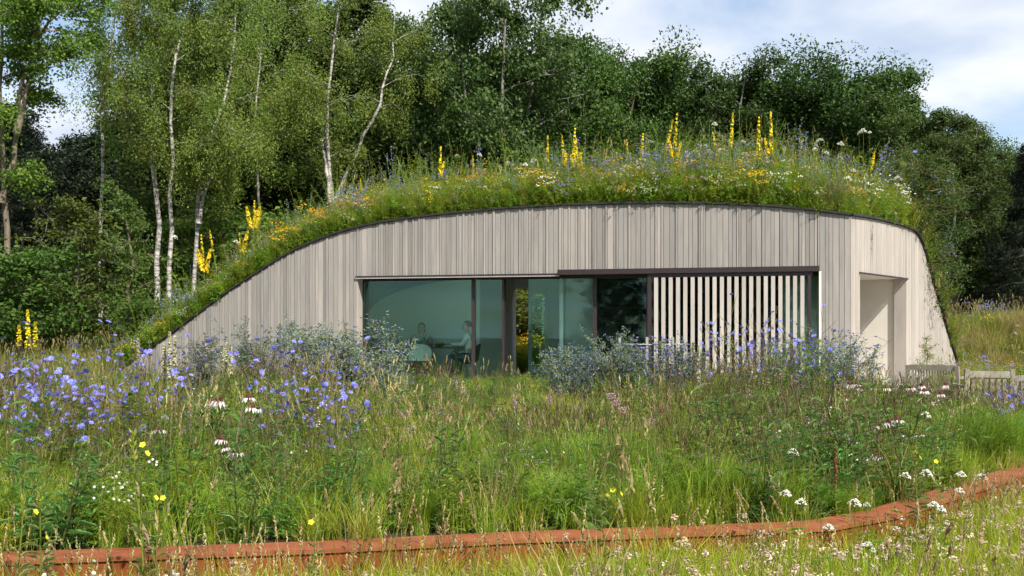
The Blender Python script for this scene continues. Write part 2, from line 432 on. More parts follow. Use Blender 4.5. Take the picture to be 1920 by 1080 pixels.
M['grass_clump'] = leaf_mat('ornamental grass', (0.118, 0.2228, 0.01848), (0.2145, 0.3608, 0.03234), (0.3217, 0.467, 0.05198), 0.5, hue=0.008)
M['grass_lime'] = leaf_mat('lime grass', (0.2208, 0.276, 0.036), (0.3588, 0.4002, 0.06), (0.4554, 0.4692, 0.108), 0.5)
M['grass_gold'] = leaf_mat('golden dry grass', (0.22, 0.18, 0.06), (0.36, 0.28, 0.10), (0.46, 0.37, 0.17), 0.35)
M['straw'] = leaf_mat('straw seed heads', (0.209, 0.165, 0.0665), (0.341, 0.275, 0.114), (0.484, 0.396, 0.19), 0.3)
M['stem'] = leaf_mat('green stems', (0.1602, 0.2135, 0.02888), (0.2451, 0.2989, 0.0462), (0.3393, 0.3672, 0.0693), 0.5)
M['stem_dark'] = leaf_mat('dark stems', (0.05119, 0.04095, 0.01733), (0.08775, 0.06615, 0.02722), (0.1244, 0.1024, 0.03713), 0.1)
M['stem_brown'] = leaf_mat('brown stems', (0.112, 0.0868, 0.035), (0.182, 0.133, 0.056), (0.238, 0.182, 0.084), 0.1)
M['lf_herb'] = leaf_mat('herb leaves', (0.1409, 0.2455, 0.02079), (0.2493, 0.3736, 0.03534), (0.3686, 0.4698, 0.06237), 0.5)
M['lf_roof'] = leaf_mat('roof herb leaves', (0.1385, 0.2488, 0.0171), (0.2386, 0.3689, 0.0304), (0.354, 0.4719, 0.05225), 0.5)
M['lf_lance'] = leaf_mat('grey green leaves', (0.08733, 0.1747, 0.0379), (0.1455, 0.2745, 0.06065), (0.2328, 0.3868, 0.1074), 0.4, rough=0.45)
M['lf_mullein'] = leaf_mat('mullein leaves', (0.11, 0.16, 0.04), (0.17, 0.22, 0.06), (0.24, 0.27, 0.10), 0.3)
M['lf_holly'] = leaf_mat('sea holly bracts', (0.1149, 0.1655, 0.1172), (0.2028, 0.259, 0.1926), (0.3245, 0.3814, 0.3096), 0.35, hue=0.01)
M['fl_holly'] = leaf_mat('sea holly heads', (0.1205, 0.1215, 0.3438), (0.2268, 0.2295, 0.5382), (0.3544, 0.3645, 0.7176), 0.2, hue=0.01)
M['fl_sage'] = leaf_mat('blue sage flowers', (0.125, 0.125, 0.3375), (0.2125, 0.2125, 0.5), (0.325, 0.325, 0.625), 0.25, hue=0.01)
M['fl_blue'] = leaf_mat('chicory petals', (0.19, 0.20, 0.66), (0.26, 0.27, 0.78), (0.36, 0.38, 0.85), 0.3, hue=0.012)
M['fl_yellow'] = leaf_mat('yellow petals', (0.72, 0.50, 0.005), (0.82, 0.62, 0.01), (0.88, 0.72, 0.04), 0.25, hue=0.006)
M['fl_gold'] = leaf_mat('golden buttons', (0.62, 0.34, 0.01), (0.75, 0.46, 0.012), (0.82, 0.58, 0.03), 0.2, hue=0.01)
M['fl_lemon'] = leaf_mat('lemon petals', (0.80, 0.74, 0.03), (0.86, 0.82, 0.06), (0.9, 0.86, 0.12), 0.3, hue=0.006)
M['fl_white'] = leaf_mat('white florets', (0.66, 0.65, 0.54), (0.78, 0.77, 0.68), (0.84, 0.83, 0.77), 0.25, hue=0.006)
M['fl_cream'] = leaf_mat('cream florets', (0.46, 0.42, 0.25), (0.60, 0.56, 0.37), (0.70, 0.66, 0.48), 0.25, hue=0.006)
M['fl_pink'] = leaf_mat('pink florets', (0.42, 0.20, 0.26), (0.56, 0.33, 0.38), (0.68, 0.48, 0.50), 0.25, hue=0.008)
M['fl_clover'] = leaf_mat('clover heads', (0.44, 0.319, 0.22), (0.638, 0.506, 0.396), (0.792, 0.682, 0.572), 0.25, hue=0.006)
M['fl_purple'] = leaf_mat('purple florets', (0.22, 0.06, 0.24), (0.32, 0.10, 0.34), (0.42, 0.17, 0.42), 0.2, hue=0.01)
M['fl_mauve'] = leaf_mat('mauve florets', (0.20, 0.12, 0.16), (0.30, 0.20, 0.24), (0.40, 0.29, 0.33), 0.2, hue=0.01)
M['cone'] = flat('coneflower cone', (0.10, 0.028, 0.015), 0.7)
M['rust_stem'] = leaf_mat('rusty dock', (0.11, 0.033, 0.0099), (0.154, 0.0495, 0.0165), (0.187, 0.0715, 0.0275), 0.15)
M['haze_grass'] = leaf_mat('purple grass panicles', (0.13, 0.075, 0.07), (0.19, 0.12, 0.10), (0.26, 0.17, 0.14), 0.3)
M['gravel'] = noise_mat('pale gravel', [(0.3, (0.40, 0.375, 0.33)), (0.7, (0.55, 0.52, 0.46))], scale=30, rough=0.9)

def petal_mat():
    """Coneflower petals: white, flushed pink round the cone (object space: the head is centred on its origin)."""
    m, nt, out = new_mat('coneflower petals')
    tc = nt.nodes.new('ShaderNodeTexCoord'); sp = nt.nodes.new('ShaderNodeSeparateXYZ'); cb = nt.nodes.new('ShaderNodeCombineXYZ')
    ln = nt.nodes.new('ShaderNodeVectorMath'); ln.operation = 'LENGTH'
    nt.links.new(tc.outputs['Object'], sp.inputs[0]); nt.links.new(sp.outputs[0], cb.inputs[0]); nt.links.new(sp.outputs[1], cb.inputs[1])
    nt.links.new(cb.outputs[0], ln.inputs[0])
    r = ramp(nt, [(0.010, (0.45, 0.07, 0.22)), (0.018, (0.70, 0.36, 0.46)), (0.029, (0.82, 0.78, 0.74))])
    nt.links.new(ln.outputs['Value'], r.inputs[0])
    p = nt.nodes.new('ShaderNodeBsdfPrincipled'); p.inputs['Roughness'].default_value = 0.6
    t = nt.nodes.new('ShaderNodeBsdfTranslucent'); mx = nt.nodes.new('ShaderNodeMixShader'); mx.inputs[0].default_value = 0.3
    nt.links.new(r.outputs[0], p.inputs['Base Color']); nt.links.new(r.outputs[0], t.inputs['Color'])
    nt.links.new(p.outputs[0], mx.inputs[1]); nt.links.new(t.outputs[0], mx.inputs[2]); nt.links.new(mx.outputs[0], out.inputs['Surface'])
    return m
M['petal'] = petal_mat()

# ------------------------------------------------------------------ the lie of the land
A = np.array([-3.25, 22.4]); D1 = np.array([0.9664, -0.2574]); D1 /= np.linalg.norm(D1)     # main facade: a point, its direction
N1 = np.array([D1[1], -D1[0]])                                                                # outward (towards the garden)
def s_px(x):
    k = (x - HX) / F
    return (k * A[1] - A[0]) / (D1[0] - k * D1[1])
def on1(s, o=0.0):
    return A + D1 * s + N1 * o
S_TIP, S_COR = s_px(205), s_px(1596)
C = on1(S_COR)
D2 = np.array([0.595, 0.804]); D2 /= np.linalg.norm(D2)                                       # the short wing turns away
N2 = np.array([D2[1], -D2[0]])
def w_px(x):
    k = (x - HX) / F
    return (k * C[1] - C[0]) / (D2[0] - k * D2[1])
def on2(w, o=0.0):
    return C + D2 * w + N2 * o
def z_at(y, Y):
    return CZ + (HY - y) * Y / F
prof1 = [(205, 706), (228, 692), (330, 619), (430, 545), (520, 487), (560, 465), (600, 448), (640, 434), (680, 424), (720, 416), (760, 410), (850, 399.5), (950, 391), (1050, 385), (1150, 381.5), (1250, 380.5), (1350, 382), (1450, 387), (1520, 393.5), (1596, 403)]
T1s = np.array([s_px(x) for x, y in prof1]); T1z = np.array([z_at(y, on1(s_px(x))[1]) for x, y in prof1])
prof2 = [(1596, 403), (1625, 407), (1650, 412), (1675, 418), (1695, 424), (1708, 429), (1716, 434), (1722, 441), (1728, 453), (1734, 470), (1742, 500), (1752, 537), (1764, 578), (1780, 634), (1797, 690), (1803, 706)]
T2w = np.array([w_px(x) for x, y in prof2]); T2z = np.array([z_at(y, on2(w_px(x))[1]) for x, y in prof2])
W_END = T2w[-1]
def top1(s): return np.interp(s, T1s, T1z)
def top2(w): return np.interp(w, T2w, T2z)
def sstep(x, a, b):
    t = np.clip((x - a) / (b - a), 0, 1)
    return t * t * (3 - 2 * t)
def house_coords(x, y):
    P = np.stack([np.asarray(x, float), np.asarray(y, float)], -1)
    s = (P - A) @ D1; v = -((P - A) @ N1)
    w = (P - C) @ D2; v2 = -((P - C) @ N2)
    return s, v, w, v2
def roof_z(x, y):
    s, v, w, v2 = house_coords(x, y)
    t1 = top1(s); t2 = top2(w)
    f1 = t1 + 0.62 * (1 - np.exp(-np.maximum(v, 0) / 2.2)) * np.clip(t1 / 2.0, 0.15, 1)
    f2 = t2 + 0.45 * (1 - np.exp(-np.maximum(v2, 0) / 1.2)) * np.clip(t2 / 2.0, 0.3, 1) + np.maximum(v2, 0) * 0.10 * (t2 < 3)
    return np.minimum(f1, f2)
# the rusted steel edge of the planting bed (front line)
EDGE = np.array([(-7.0, 4.55), (-2.54, 5.30), (-1.0, 5.58), (0.0, 5.84), (0.96, 6.02), (1.86, 6.2), (2.42, 6.63), (4.06, 8.46), (6.4, 11.0), (9.0, 13.6)])
def edge_y(x): return np.interp(x, EDGE[:, 0], EDGE[:, 1])
def ground_z(x, y):
    x = np.asarray(x, float); y = np.asarray(y, float)
    b = y - edge_y(x)
    z = -0.50 + 0.36 * sstep(b, 0.05, 0.20) + 0.14 * sstep(b, 2.0, 9.0)
    z = z - 0.37 * sstep(x, 5.6, 7.4) * sstep(y, 12.5, 15.5) * (1 - sstep(y, 25, 27.5))          # lower terrace by the benches
    z = z + 0.95 * sstep(x, 10.4, 13.2) * sstep(y, 23.5, 28.5)                                  # bank right of the house
    z = z + 0.25 * sstep(-x, 8, 13) * sstep(y, 24, 33)                                          # rise towards the wood
    z = z + 0.06 * np.sin(x * 0.7 + 1.3) * np.sin(y * 0.43) * sstep(b, 0.4, 2)
    s, v, w, v2 = house_coords(x, y)
    inside = (s > S_TIP + 2.2) & (v > -2.6) & (w < W_END - 0.6) & (v2 > -2.0)
    z = np.where(inside, np.minimum(z, -0.13), z)
    return z

def axis(parts):
    return np.unique(np.concatenate([np.arange(a, b, st) for a, b, st in parts]).round(4))
gx = axis([(-150, -30, 8), (-30, -12, 1.0), (-12, 13, 0.16), (13, 30, 1.0), (30, 151, 8)])
gy = axis([(-120, -40, 10), (-40, 0, 4), (0, 4.3, 0.5), (4.3, 14, 0.12), (14, 34, 0.25), (34, 60, 1.5), (60, 301, 12)])
GX, GY = np.meshgrid(gx, gy)
GZ = ground_z(GX, GY)
mb = MB()
i = np.arange(len(gy) - 1)[:, None] * len(gx); j = np.arange(len(gx) - 1)[None]
mb.add(np.stack([GX, GY, GZ], -1), np.stack([i + j, i + j + 1, i + len(gx) + j + 1, i + len(gx) + j], -1))
tag(obj('ground', mb.mesh('ground', M['soil'], True)), kind='structure')

# ------------------------------------------------------------------ the rusted steel bed edge
EDGE_LOC = (0.0, 5.84, -0.55)
edge = empty('steel_bed_edging', EDGE_LOC)
tag(edge, 'low rust orange steel edging with wide folded coping in front of the flower bed', 'garden edging')
def edge_pts(off):
    """The edge line shifted back by off, mitred."""
    out = []
    for k in range(len(EDGE)):
        a = unit(EDGE[k] - EDGE[k - 1]) if k else unit(EDGE[1] - EDGE[0])
        b = unit(EDGE[k + 1] - EDGE[k]) if k + 1 < len(EDGE) else a
        na, nb = np.array([-a[1], a[0]]), np.array([-b[1], b[0]])
        n = unit(na + nb); out.append(EDGE[k] + n * off / max(0.5, n @ na))
    return np.array(out)
e0, e1, ef0, ef1 = edge_pts(0.0), edge_pts(0.23), edge_pts(0.012), edge_pts(0.024)
ez = -0.10
for k in range(len(EDGE) - 1):
    def lerp(P, t): return P[k] * (1 - t) + P[k + 1] * t
    t0, t1 = 0.0003, 0.9997
    m_ = MB()
    a0, a1, b0, b1 = lerp(e0, t0), lerp(e0, t1), lerp(e1, t0), lerp(e1, t1)
    f0_, f1_ = lerp(edge_pts(0.010), t0), lerp(edge_pts(0.010), t1)
    hexa(m_, [(*a0, ez - 0.022), (*a1, ez - 0.022), (*f1_, ez - 0.022), (*f0_, ez - 0.022), (*a0, ez - 0.0125), (*a1, ez - 0.0125), (*f1_, ez - 0.0125), (*f0_, ez - 0.0125)])
    hexa(m_, [(*a0, ez - 0.012), (*a1, ez - 0.012), (*b1, ez - 0.012), (*b0, ez - 0.012), (*a0, ez), (*a1, ez), (*b1, ez), (*b0, ez)])
    unshift(obj('coping', m_.mesh('coping', M['corten_top']), edge), EDGE_LOC)
    m_ = MB()
    a0, a1, b0, b1 = lerp(ef0, t0), lerp(ef0, t1), lerp(ef1, t0), lerp(ef1, t1)
    hexa(m_, [(*a0, -0.62), (*a1, -0.62), (*b1, -0.62), (*b0, -0.62), (*a0, ez - 0.014), (*a1, ez - 0.014), (*b1, ez - 0.014), (*b0, ez - 0.014)])
    unshift(obj('face_panel', m_.mesh('face_panel', M['corten_face']), edge), EDGE_LOC)

# ------------------------------------------------------------------ the house
HL = (*on1(s_px(1100), -3.0), 0.0)
house = empty('earth_sheltered_house', HL)
tag(house, 'low curved house clad in grey vertical timber boards under a planted roof', 'house')
def part(name, mbuild, mat, parent=None, smooth=False):
    o = obj(name, mbuild.mesh(name, mat, smooth), parent or house)
    if parent is None: unshift(o, HL)
    return o
HDR = 2.15                                              # head of the window band
S_W0, S_W1 = s_px(669), s_px(1537)
R1, R2 = random.Random(11), random.Random(12)
# dark backing walls behind the boards
def strip_wall(frame_fn, cuts, topfn, bottom, o0, o1):
    """A wall that follows topfn; cuts is a list of (a, b, zlow)."""
    m_ = MB()
    for a, b, zl in cuts:
        n = max(1, int((b - a) / 0.25)); xs = np.linspace(a, b, n + 1)
        for q in range(n):
            p = [frame_fn(xs[q], o0), frame_fn(xs[q + 1], o0), frame_fn(xs[q + 1], o1), frame_fn(xs[q], o1)]
            z0, z1 = float(topfn(xs[q])) - 0.02, float(topfn(xs[q + 1])) - 0.02
            zb0 = min(zl, z0 - 0.01); zb1 = min(zl, z1 - 0.01)
            hexa(m_, [(*p[0], zb0), (*p[1], zb1), (*p[2], zb1), (*p[3], zb0), (*p[0], z0), (*p[1], z1), (*p[2], z1), (*p[3], z0)])
    return m_
cut1 = [(S_TIP, S_W0, -0.3), (S_W0, S_W1, HDR), (S_W1, S_COR, -0.3)]
facade = part('facade_wall', strip_wall(on1, cut1, top1, -0.3, -0.03, -0.28), M['backing'])
def boards(parent, frame_fn, a, b, topfn, lowfn, widths, rnd, mat, gap=0.007, oj=0.011):
    x = a
    while x < b - 0.02:
        wd = min(rnd.choice(widths) * rnd.uniform(0.93, 1.07), b - x)
        if b - (x + wd) < 0.03: wd = b - x
        x0, x1 = x + gap / 2, x + wd - gap / 2
        o = -0.012 + rnd.uniform(0, oj) if wd > 0.06 else 0.006 + rnd.uniform(0, oj)
        zl = lowfn(0.5 * (x0 + x1))
        z0, z1 = float(topfn(x0)) - 0.012, float(topfn(x1)) - 0.012
        if max(z0, z1) > zl + 0.03:
            z0, z1 = max(z0, zl + 0.01), max(z1, zl + 0.01)
            p = [frame_fn(x0, o), frame_fn(x1, o), frame_fn(x1, -0.035), frame_fn(x0, -0.035)]
            m_ = MB(); hexa(m_, [(*p[0], zl), (*p[1], zl), (*p[2], zl), (*p[3], zl), (*p[0], z0), (*p[1], z1), (*p[2], z1), (*p[3], z0)])
            part('board', m_, mat, parent)
        x += wd
WID = [0.042, 0.045, 0.05, 0.06, 0.075, 0.09, 0.105, 0.115]
boards(facade, on1, S_TIP + 0.05, S_W0, top1, lambda s: -0.25, WID, R1, M['board'])
boards(facade, on1, S_W0, S_W1, top1, lambda s: HDR + 0.012, WID, R1, M['board'])
boards(facade, on1, S_W1, S_COR - 0.02, top1, lambda s: -0.25, [0.07, 0.095, 0.12, 0.14], R1, M['board'])
# the wing
W_N0, W_N1 = w_px(1612), w_px(1700)
HDR2 = z_at(511, on2(W_N0)[1])
cut2 = [(0.0, W_N0, -0.55), (W_N0, W_N1, HDR2), (W_N1, W_END, -0.55)]
wing = part('wing_wall', strip_wall(on2, cut2, top2, -0.5, -0.03, -0.25), M['backing'])
WW = [0.09, 0.11, 0.13, 0.15, 0.17]
boards(wing, on2, 0.012, W_N0, top2, lambda s: -0.5, WW, R2, M['board_wing'], 0.005, 0.006)
boards(wing, on2, W_N0, W_N1, top2, lambda s: HDR2 + 0.012, WW, R2, M['board_wing'], 0.005, 0.006)
boards(wing, on2, W_N1, W_END - 0.05, top2, lambda s: -0.5, WW, R2, M['board_wing'], 0.005, 0.006)
# black metal edging that caps both walls
m_ = MB()
def cap(frame_fn, xs, topfn):
    for q in range(len(xs) - 1):
        z0, z1 = float(topfn(xs[q])), float(topfn(xs[q + 1]))
        p = [frame_fn(xs[q], 0.045), frame_fn(xs[q + 1], 0.045), frame_fn(xs[q + 1], -0.30), frame_fn(xs[q], -0.30)]
        hexa(m_, [(*p[0], z0 - 0.008), (*p[1], z1 - 0.008), (*p[2], z1 - 0.008), (*p[3], z0 - 0.008), (*p[0], z0 + 0.03), (*p[1], z1 + 0.03), (*p[2], z1 + 0.03), (*p[3], z0 + 0.03)])
cap(on1, np.linspace(S_TIP, S_COR, 90), top1)
cap(on2, np.unique(np.concatenate([np.linspace(0, W_END, 24), T2w])), top2)
part('roof_edging', m_, M['edge_metal'])
# planted roof: a sheet of soil over the whole house
m_ = MB()
na_, nb_ = 110, 44
aa = np.linspace(0.0, S_COR - S_TIP, na_); bb = np.linspace(0.0, W_END, nb_) 
AA, BB = np.meshgrid(aa, bb)
PX = C[0] - AA * D1[0] + BB * D2[0]; PY = C[1] - AA * D1[1] + BB * D2[1]
i = np.arange(nb_ - 1)[:, None] * na_; j = np.arange(na_ - 1)[None]
m_.add(np.stack([PX, PY, roof_z(PX, PY) - 0.02], -1), np.stack([i + j + 1, i + j, i + na_ + j, i + na_ + j + 1], -1))
part('roof_soil', m_, M['soil'], smooth=True)

# --- window band
RECESS = 0.30
m_ = MB()
def pr1(s0, s1, o0, o1, z0, z1, mbuild, mat=0):
    p = [on1(s0, o0), on1(s1, o0), on1(s1, o1), on1(s0, o1)]
    hexa(mbuild, [(*p[0], z0), (*p[1], z0), (*p[2], z0), (*p[3], z0), (*p[0], z1), (*p[1], z1), (*p[2], z1), (*p[3], z1)], mat)
# timber reveal on the left, soffit, drip
m_ = MB(); pr1(S_W0 - 0.03, S_W0 + 0.012, -0.01, -0.6, -0.25, HDR - 0.001, m_); part('window_reveal', m_, M['board_wing'])
m_ = MB(); pr1(S_W1 - 0.012, S_W1 + 0.03, -0.01, -0.9, -0.25, HDR - 0.001, m_); part('window_reveal', m_, M['plaster'])
m_ = MB(); pr1(S_W0 - 0.02, S_W1 + 0.02, -0.012, -0.62, HDR - 0.002, HDR + 0.06, m_); part('soffit', m_, M['backing'])
m_ = MB(); pr1(S_W0 - 0.02, s_px(1048), 0.03, -0.02, HDR - 0.035, HDR - 0.005, m_); part('drip_profile', m_, M['sill_metal'])
m_ = MB(); pr1(S_W0 - 0.02, s_px(1048), 0.042, 0.0, HDR - 0.003, HDR + 0.022, m_); part('head_profile', m_, M['dark_metal'])
def s_pxo(x, o):
    """Facade coordinate seen at column x on the plane set back by o."""
    k = (x - HX) / F; B = A + N1 * o
    return (k * B[1] - B[0]) / (D1[0] - k * D1[1])
win = part('window', (lambda b: (pr1(S_W0 + 0.015, S_W1 - 0.015, -RECESS + 0.02, -RECESS - 0.06, HDR - 0.07, HDR - 0.004, b),
                                 pr1(S_W0 + 0.015, S_W1 - 0.015, -RECESS + 0.02, -RECESS - 0.06, -0.08, -0.01, b), b)[-1])(MB()), M['dark_metal'])
def mullion(x0, x1, mat='dark_metal', depth=0.09):
    m2 = MB(); pr1(s_pxo(x0, -RECESS), s_pxo(x1, -RECESS), -RECESS + 0.024, -RECESS - depth, -0.008, HDR - 0.072, m2); part('mullion', m2, M[mat], win)
def pane(x0, x1, o=-RECESS):
    m2 = MB(); pr1(s_pxo(x0, o) + 0.002, s_pxo(x1, o) - 0.002, o - 0.012, o - 0.028, -0.006, HDR - 0.074, m2); part('pane', m2, M['glass'], win)
mullion(679, 683); pane(683, 884.5); mullion(884.5, 890.5); pane(890.5, 942); mullion(942, 946)
pane(990, 1112, -RECESS - 0.03); mullion(1112, 1119); pane(1119, 1212); mullion(1212, 1221); pane(1221, 1362); mullion(1362, 1367); pane(1367, 1532)
# --- sliding shutter: rail, frame, slats
m_ = MB(); pr1(s_pxo(1045, 0.16), s_pxo(1536, 0.16), 0.16, 0.03, HDR - 0.012, HDR + 0.088, m_); part('shutter_rail', m_, M['dark_metal'])
sh = MB()
so = 0.115
pr1(s_pxo(1214, so), s_pxo(1524, so), so, so - 0.06, HDR - 0.085, HDR - 0.016, sh)
pr1(s_pxo(1214, so), s_pxo(1524, so), so, so - 0.06, -0.10, -0.05, sh)
pr1(s_pxo(1214, so), s_pxo(1221.5, so), so, so - 0.06, -0.049, HDR - 0.0865, sh)
pr1(s_pxo(1514.5, so), s_pxo(1521, so), so, so - 0.06, -0.049, HDR - 0.0865, sh)
shutter = part('sliding_shutter', sh, M['dark_metal'])
for q in range(21):
    xc = 1230 + q * (1504.5 - 1230) / 20
    s_c = s_pxo(xc, so)
    m2 = MB(); pr1(s_c - 0.036, s_c + 0.036, so + 0.012, so - 0.05, -0.049, HDR - 0.0925, m2)
    part('slat', m2, M['slat'], shutter)
# --- the room behind the glass (v is the depth behind the facade)
def rm(s, v): return on1(s, -v)
V_BACK, V_ARCH = 6.2, 3.05
def quad_wall(mbuild, p0, p1, z0, z1, th=0.1, mat=0):
    p0, p1 = np.array(p0), np.array(p1); t = unit(p1 - p0); n = np.array([-t[1], t[0]]) * th
    hexa(mbuild, [(*p0, z0), (*p1, z0), (*(p1 + n), z0), (*(p0 + n), z0), (*p0, z1), (*p1, z1), (*(p1 + n), z1), (*(p0 + n), z1)], mat)
m_ = MB(); p = [rm(S_W0 - 1.6, 0.01), rm(S_COR - 0.3, 0.01), rm(S_COR - 0.3, V_BACK), rm(S_W0 - 1.6, V_BACK)]
hexa(m_, [(*p[0], -0.12), (*p[1], -0.12), (*p[2], -0.12), (*p[3], -0.12), (*p[0], -0.085), (*p[1], -0.085), (*p[2], -0.085), (*p[3], -0.085)])
part('inner_floor', m_, M['floor'])
# arched white wall and the timber vault that meets it
def s_pv(x, v): return s_pxo(x, -v)
arch_px = [(688, 590), (700, 573), (715, 561), (735, 551), (760, 541), (790, 533), (820, 527), (850, 522.5), (875, 520), (893, 518.5)]
ap = [(s_pv(x, V_ARCH), z_at(y, rm(s_pv(x, V_ARCH), V_ARCH)[1])) for x, y in arch_px]
m_ = MB()
for (sa, za), (sb, zb) in zip(ap[:-1], ap[1:]):
    f0, f1, b1, b0 = rm(sa, V_ARCH), rm(sb, V_ARCH), rm(sb, V_ARCH + 0.1), rm(sa, V_ARCH + 0.1)
    hexa(m_, [(*f0, -0.084), (*f1, -0.084), (*b1, -0.084), (*b0, -0.084), (*f0, za), (*f1, zb), (*b1, zb), (*b0, za)])
part('arched_inner_wall', m_, M['inner_white'])
m_ = MB(); NV = 8
sv = np.array([s for s, z in ap]); zv = np.array([z for s, z in ap])
S_L = sv[0] - 0.06
xs_c = np.concatenate([[S_L - 0.1], np.linspace(sv[0] - 0.02, sv[-1], 24), [S_COR - 0.3]])
zc_back = np.concatenate([[zv[0] - 0.25], np.interp(xs_c[1:-1], sv, zv), [HDR + 0.35]])
G = []
for r_ in range(NV + 1):
    t = r_ / NV
    fs = np.linspace(S_L - 0.1, S_COR - 0.3, len(xs_c)) * (1 - t) + xs_c * t
    G.append([(*rm(s_, 0.33 + t * (V_ARCH + 0.05 - 0.33)), (HDR + 0.12) * (1 - t ** 1.5) + z_ * t ** 1.5) for s_, z_ in zip(fs, zc_back)])
nc = len(xs_c)
i = np.arange(NV)[:, None] * nc; j = np.arange(nc - 1)[None]
m_.add(np.array(G), np.stack([i + j, i + nc + j, i + nc + j + 1, i + j + 1], -1))
p = [rm(sv[-1] - 0.05, V_ARCH), rm(S_COR - 0.3, V_ARCH), rm(S_COR - 0.3, V_BACK + 0.1), rm(sv[-1] - 0.05, V_BACK + 0.1)]
m_.add([(*q_, 2.52) for q_ in p], [(0, 1, 2, 3)])
part('timber_vault', m_, M['inner_dark'], smooth=True)
# left inner wall, white end strip, dark timber partition, back wall with a doorway, right dark kitchen wall
m_ = MB(); quad_wall(m_, rm(S_L, 0.3), rm(S_L, V_ARCH + 0.3), -0.084, 2.3); part('inner_side_wall', m_, M['inner_white'])
sx_ = sv[-1]
m_ = MB(); pr1(sx_ + 0.004, sx_ + 0.09, -V_ARCH + 0.02, -V_BACK, -0.084, 2.5, m_); part('partition', m_, M['inner_white'])
m_ = MB(); pr1(s_pv(905, 5.0), s_pv(935, 5.0), -5.0, -5.1, -0.084, 2.5, m_); part('timber_panel', m_, M['inner_dark'])
m_ = MB(); pr1(s_pv(934.5, 5.6) , s_pv(947, 5.6), -5.6, -5.75, -0.084, 2.5, m_); part('door_post', m_, M['inner_brown'])
bw = MB()
sd0, sd1 = s_pv(940, V_BACK), s_pv(991, V_BACK)
pr1(sx_ + 0.095, sd0, -V_BACK, -V_BACK - 0.15, -0.084, 2.5, bw)
pr1(sd0, sd1, -V_BACK, -V_BACK - 0.15, 2.12, 2.5, bw)
pr1(sd1 + 0.55, s_pv(1140, V_BACK), -V_BACK, -V_BACK - 0.15, -0.084, 2.5, bw)
pr1(sd1, sd1 + 0.55, -V_BACK, -V_BACK - 0.15, 2.12, 2.5, bw)
part('inner_back_wall', bw, M['inner_white'])
gd = part('garden_door', (lambda b: (pr1(sd1, sd1 + 0.10, -V_BACK + 0.05, -V_BACK - 0.01, -0.083, 2.118, b), pr1(sd1 + 0.44, sd1 + 0.54, -V_BACK + 0.05, -V_BACK - 0.01, -0.083, 2.118, b),
        pr1(sd1 + 0.101, sd1 + 0.439, -V_BACK + 0.05, -V_BACK - 0.01, 1.98, 2.118, b), pr1(sd1 + 0.101, sd1 + 0.439, -V_BACK + 0.05, -V_BACK - 0.01, -0.083, 0.1, b), b)[-1])(MB()), M['inner_white'])
m_ = MB(); pr1(sd1 + 0.101, sd1 + 0.439, -V_BACK + 0.03, -V_BACK + 0.018, 0.101, 1.979, m_); part('pane', m_, M['glass'], gd)
m_ = MB(); tubes(m_, np.array([[*rm(sd1 + 0.05, V_BACK - 0.05), 1.0], [*rm(sd1 + 0.05, V_BACK - 0.12), 1.0], [*rm(sd1 + 0.14, V_BACK - 0.12), 1.0]]), np.array([0.012] * 3), 6); part('handle', m_, M['dark_metal'], gd)
# white inner leaf and pier between hall and kitchen
m_ = MB(); pr1(s_pv(1049, 1.5), s_pv(1056, 1.5), -1.5, -1.75, -0.084, 2.3, m_); part('inner_pier', m_, M['inner_white'])
m_ = MB(); pr1(s_pv(1056.5, 4.5), s_pv(1118, 4.5), -4.5, -4.6, -0.084, 2.5, m_); part('inner_hall_wall', m_, M['inner_white'])
m_ = MB(); pr1(s_pv(1119, 4.6), S_COR - 0.4, -4.6, -4.75, -0.084, 2.5, m_); part('kitchen_wall', m_, M['inner_dark'])
m_ = MB(); quad_wall(m_, rm(S_COR - 0.35, 4.7), rm(S_COR - 0.35, 0.5), -0.084, 2.6); part('kitchen_side_wall', m_, M['inner_dark'])
m_ = MB(); pr1(s_px(1500), S_COR - 0.4, -0.9, -1.0, -0.084, 2.4, m_); part('inner_end_wall', m_, M['plaster'])
# --- porch in the wing
pd = 1.5
def pr2(w0, w1, o0, o1, z0, z1, mbuild, mat=0):
    p = [on2(w0, o0), on2(w1, o0), on2(w1, o1), on2(w0, o1)]
    hexa(mbuild, [(*p[0], z0), (*p[1], z0), (*p[2], z0), (*p[3], z0), (*p[0], z1), (*p[1], z1), (*p[2], z1), (*p[3], z1)], mat)
m_ = MB(); pr2(W_N1 + 0.05, W_N1 + 0.15, -0.26, -pd, -0.4, HDR2 + 0.05, m_); part('porch_wall', m_, M['plaster'])
m_ = MB(); pr2(W_N1 - 0.02, W_N1 + 0.045, 0.0, -0.255, -0.5, HDR2 - 0.004, m_); part('porch_reveal', m_, M['board_wing'])
m_ = MB(); pr2(W_N0 - 0.03, W_N0 + 0.012, 0.0, -0.26, -0.5, HDR2 - 0.004, m_); part('porch_reveal', m_, M['board_wing'])
m_ = MB(); pr2(W_N0, W_N1 + 0.10, -pd, -pd - 0.1, -0.4, HDR2 + 0.05, m_); part('porch_back_wall', m_, M['plaster'])
m_ = MB(); pr2(W_N0 - 0.1, W_N0, -0.26, -pd, -0.4, HDR2 + 0.05, m_); part('porch_side_wall', m_, M['plaster'])
m_ = MB(); pr2(W_N0 - 0.02, W_N1 + 0.06, -0.02, -pd, HDR2 - 0.002, HDR2 + 0.05, m_); part('porch_soffit', m_, M['plaster'])
m_ = MB(); pr2(W_N0 - 0.03, W_N1 + 0.035, 0.03, 0.0, HDR2 - 0.022, HDR2 + 0.010, m_); part('head_profile', m_, M['dark_metal'])
m_ = MB(); pr2(W_N0 - 0.05, W_N1 + 0.05, 0.10, -pd, -0.22, -0.10, m_); part('threshold', m_, M['sill_metal'])

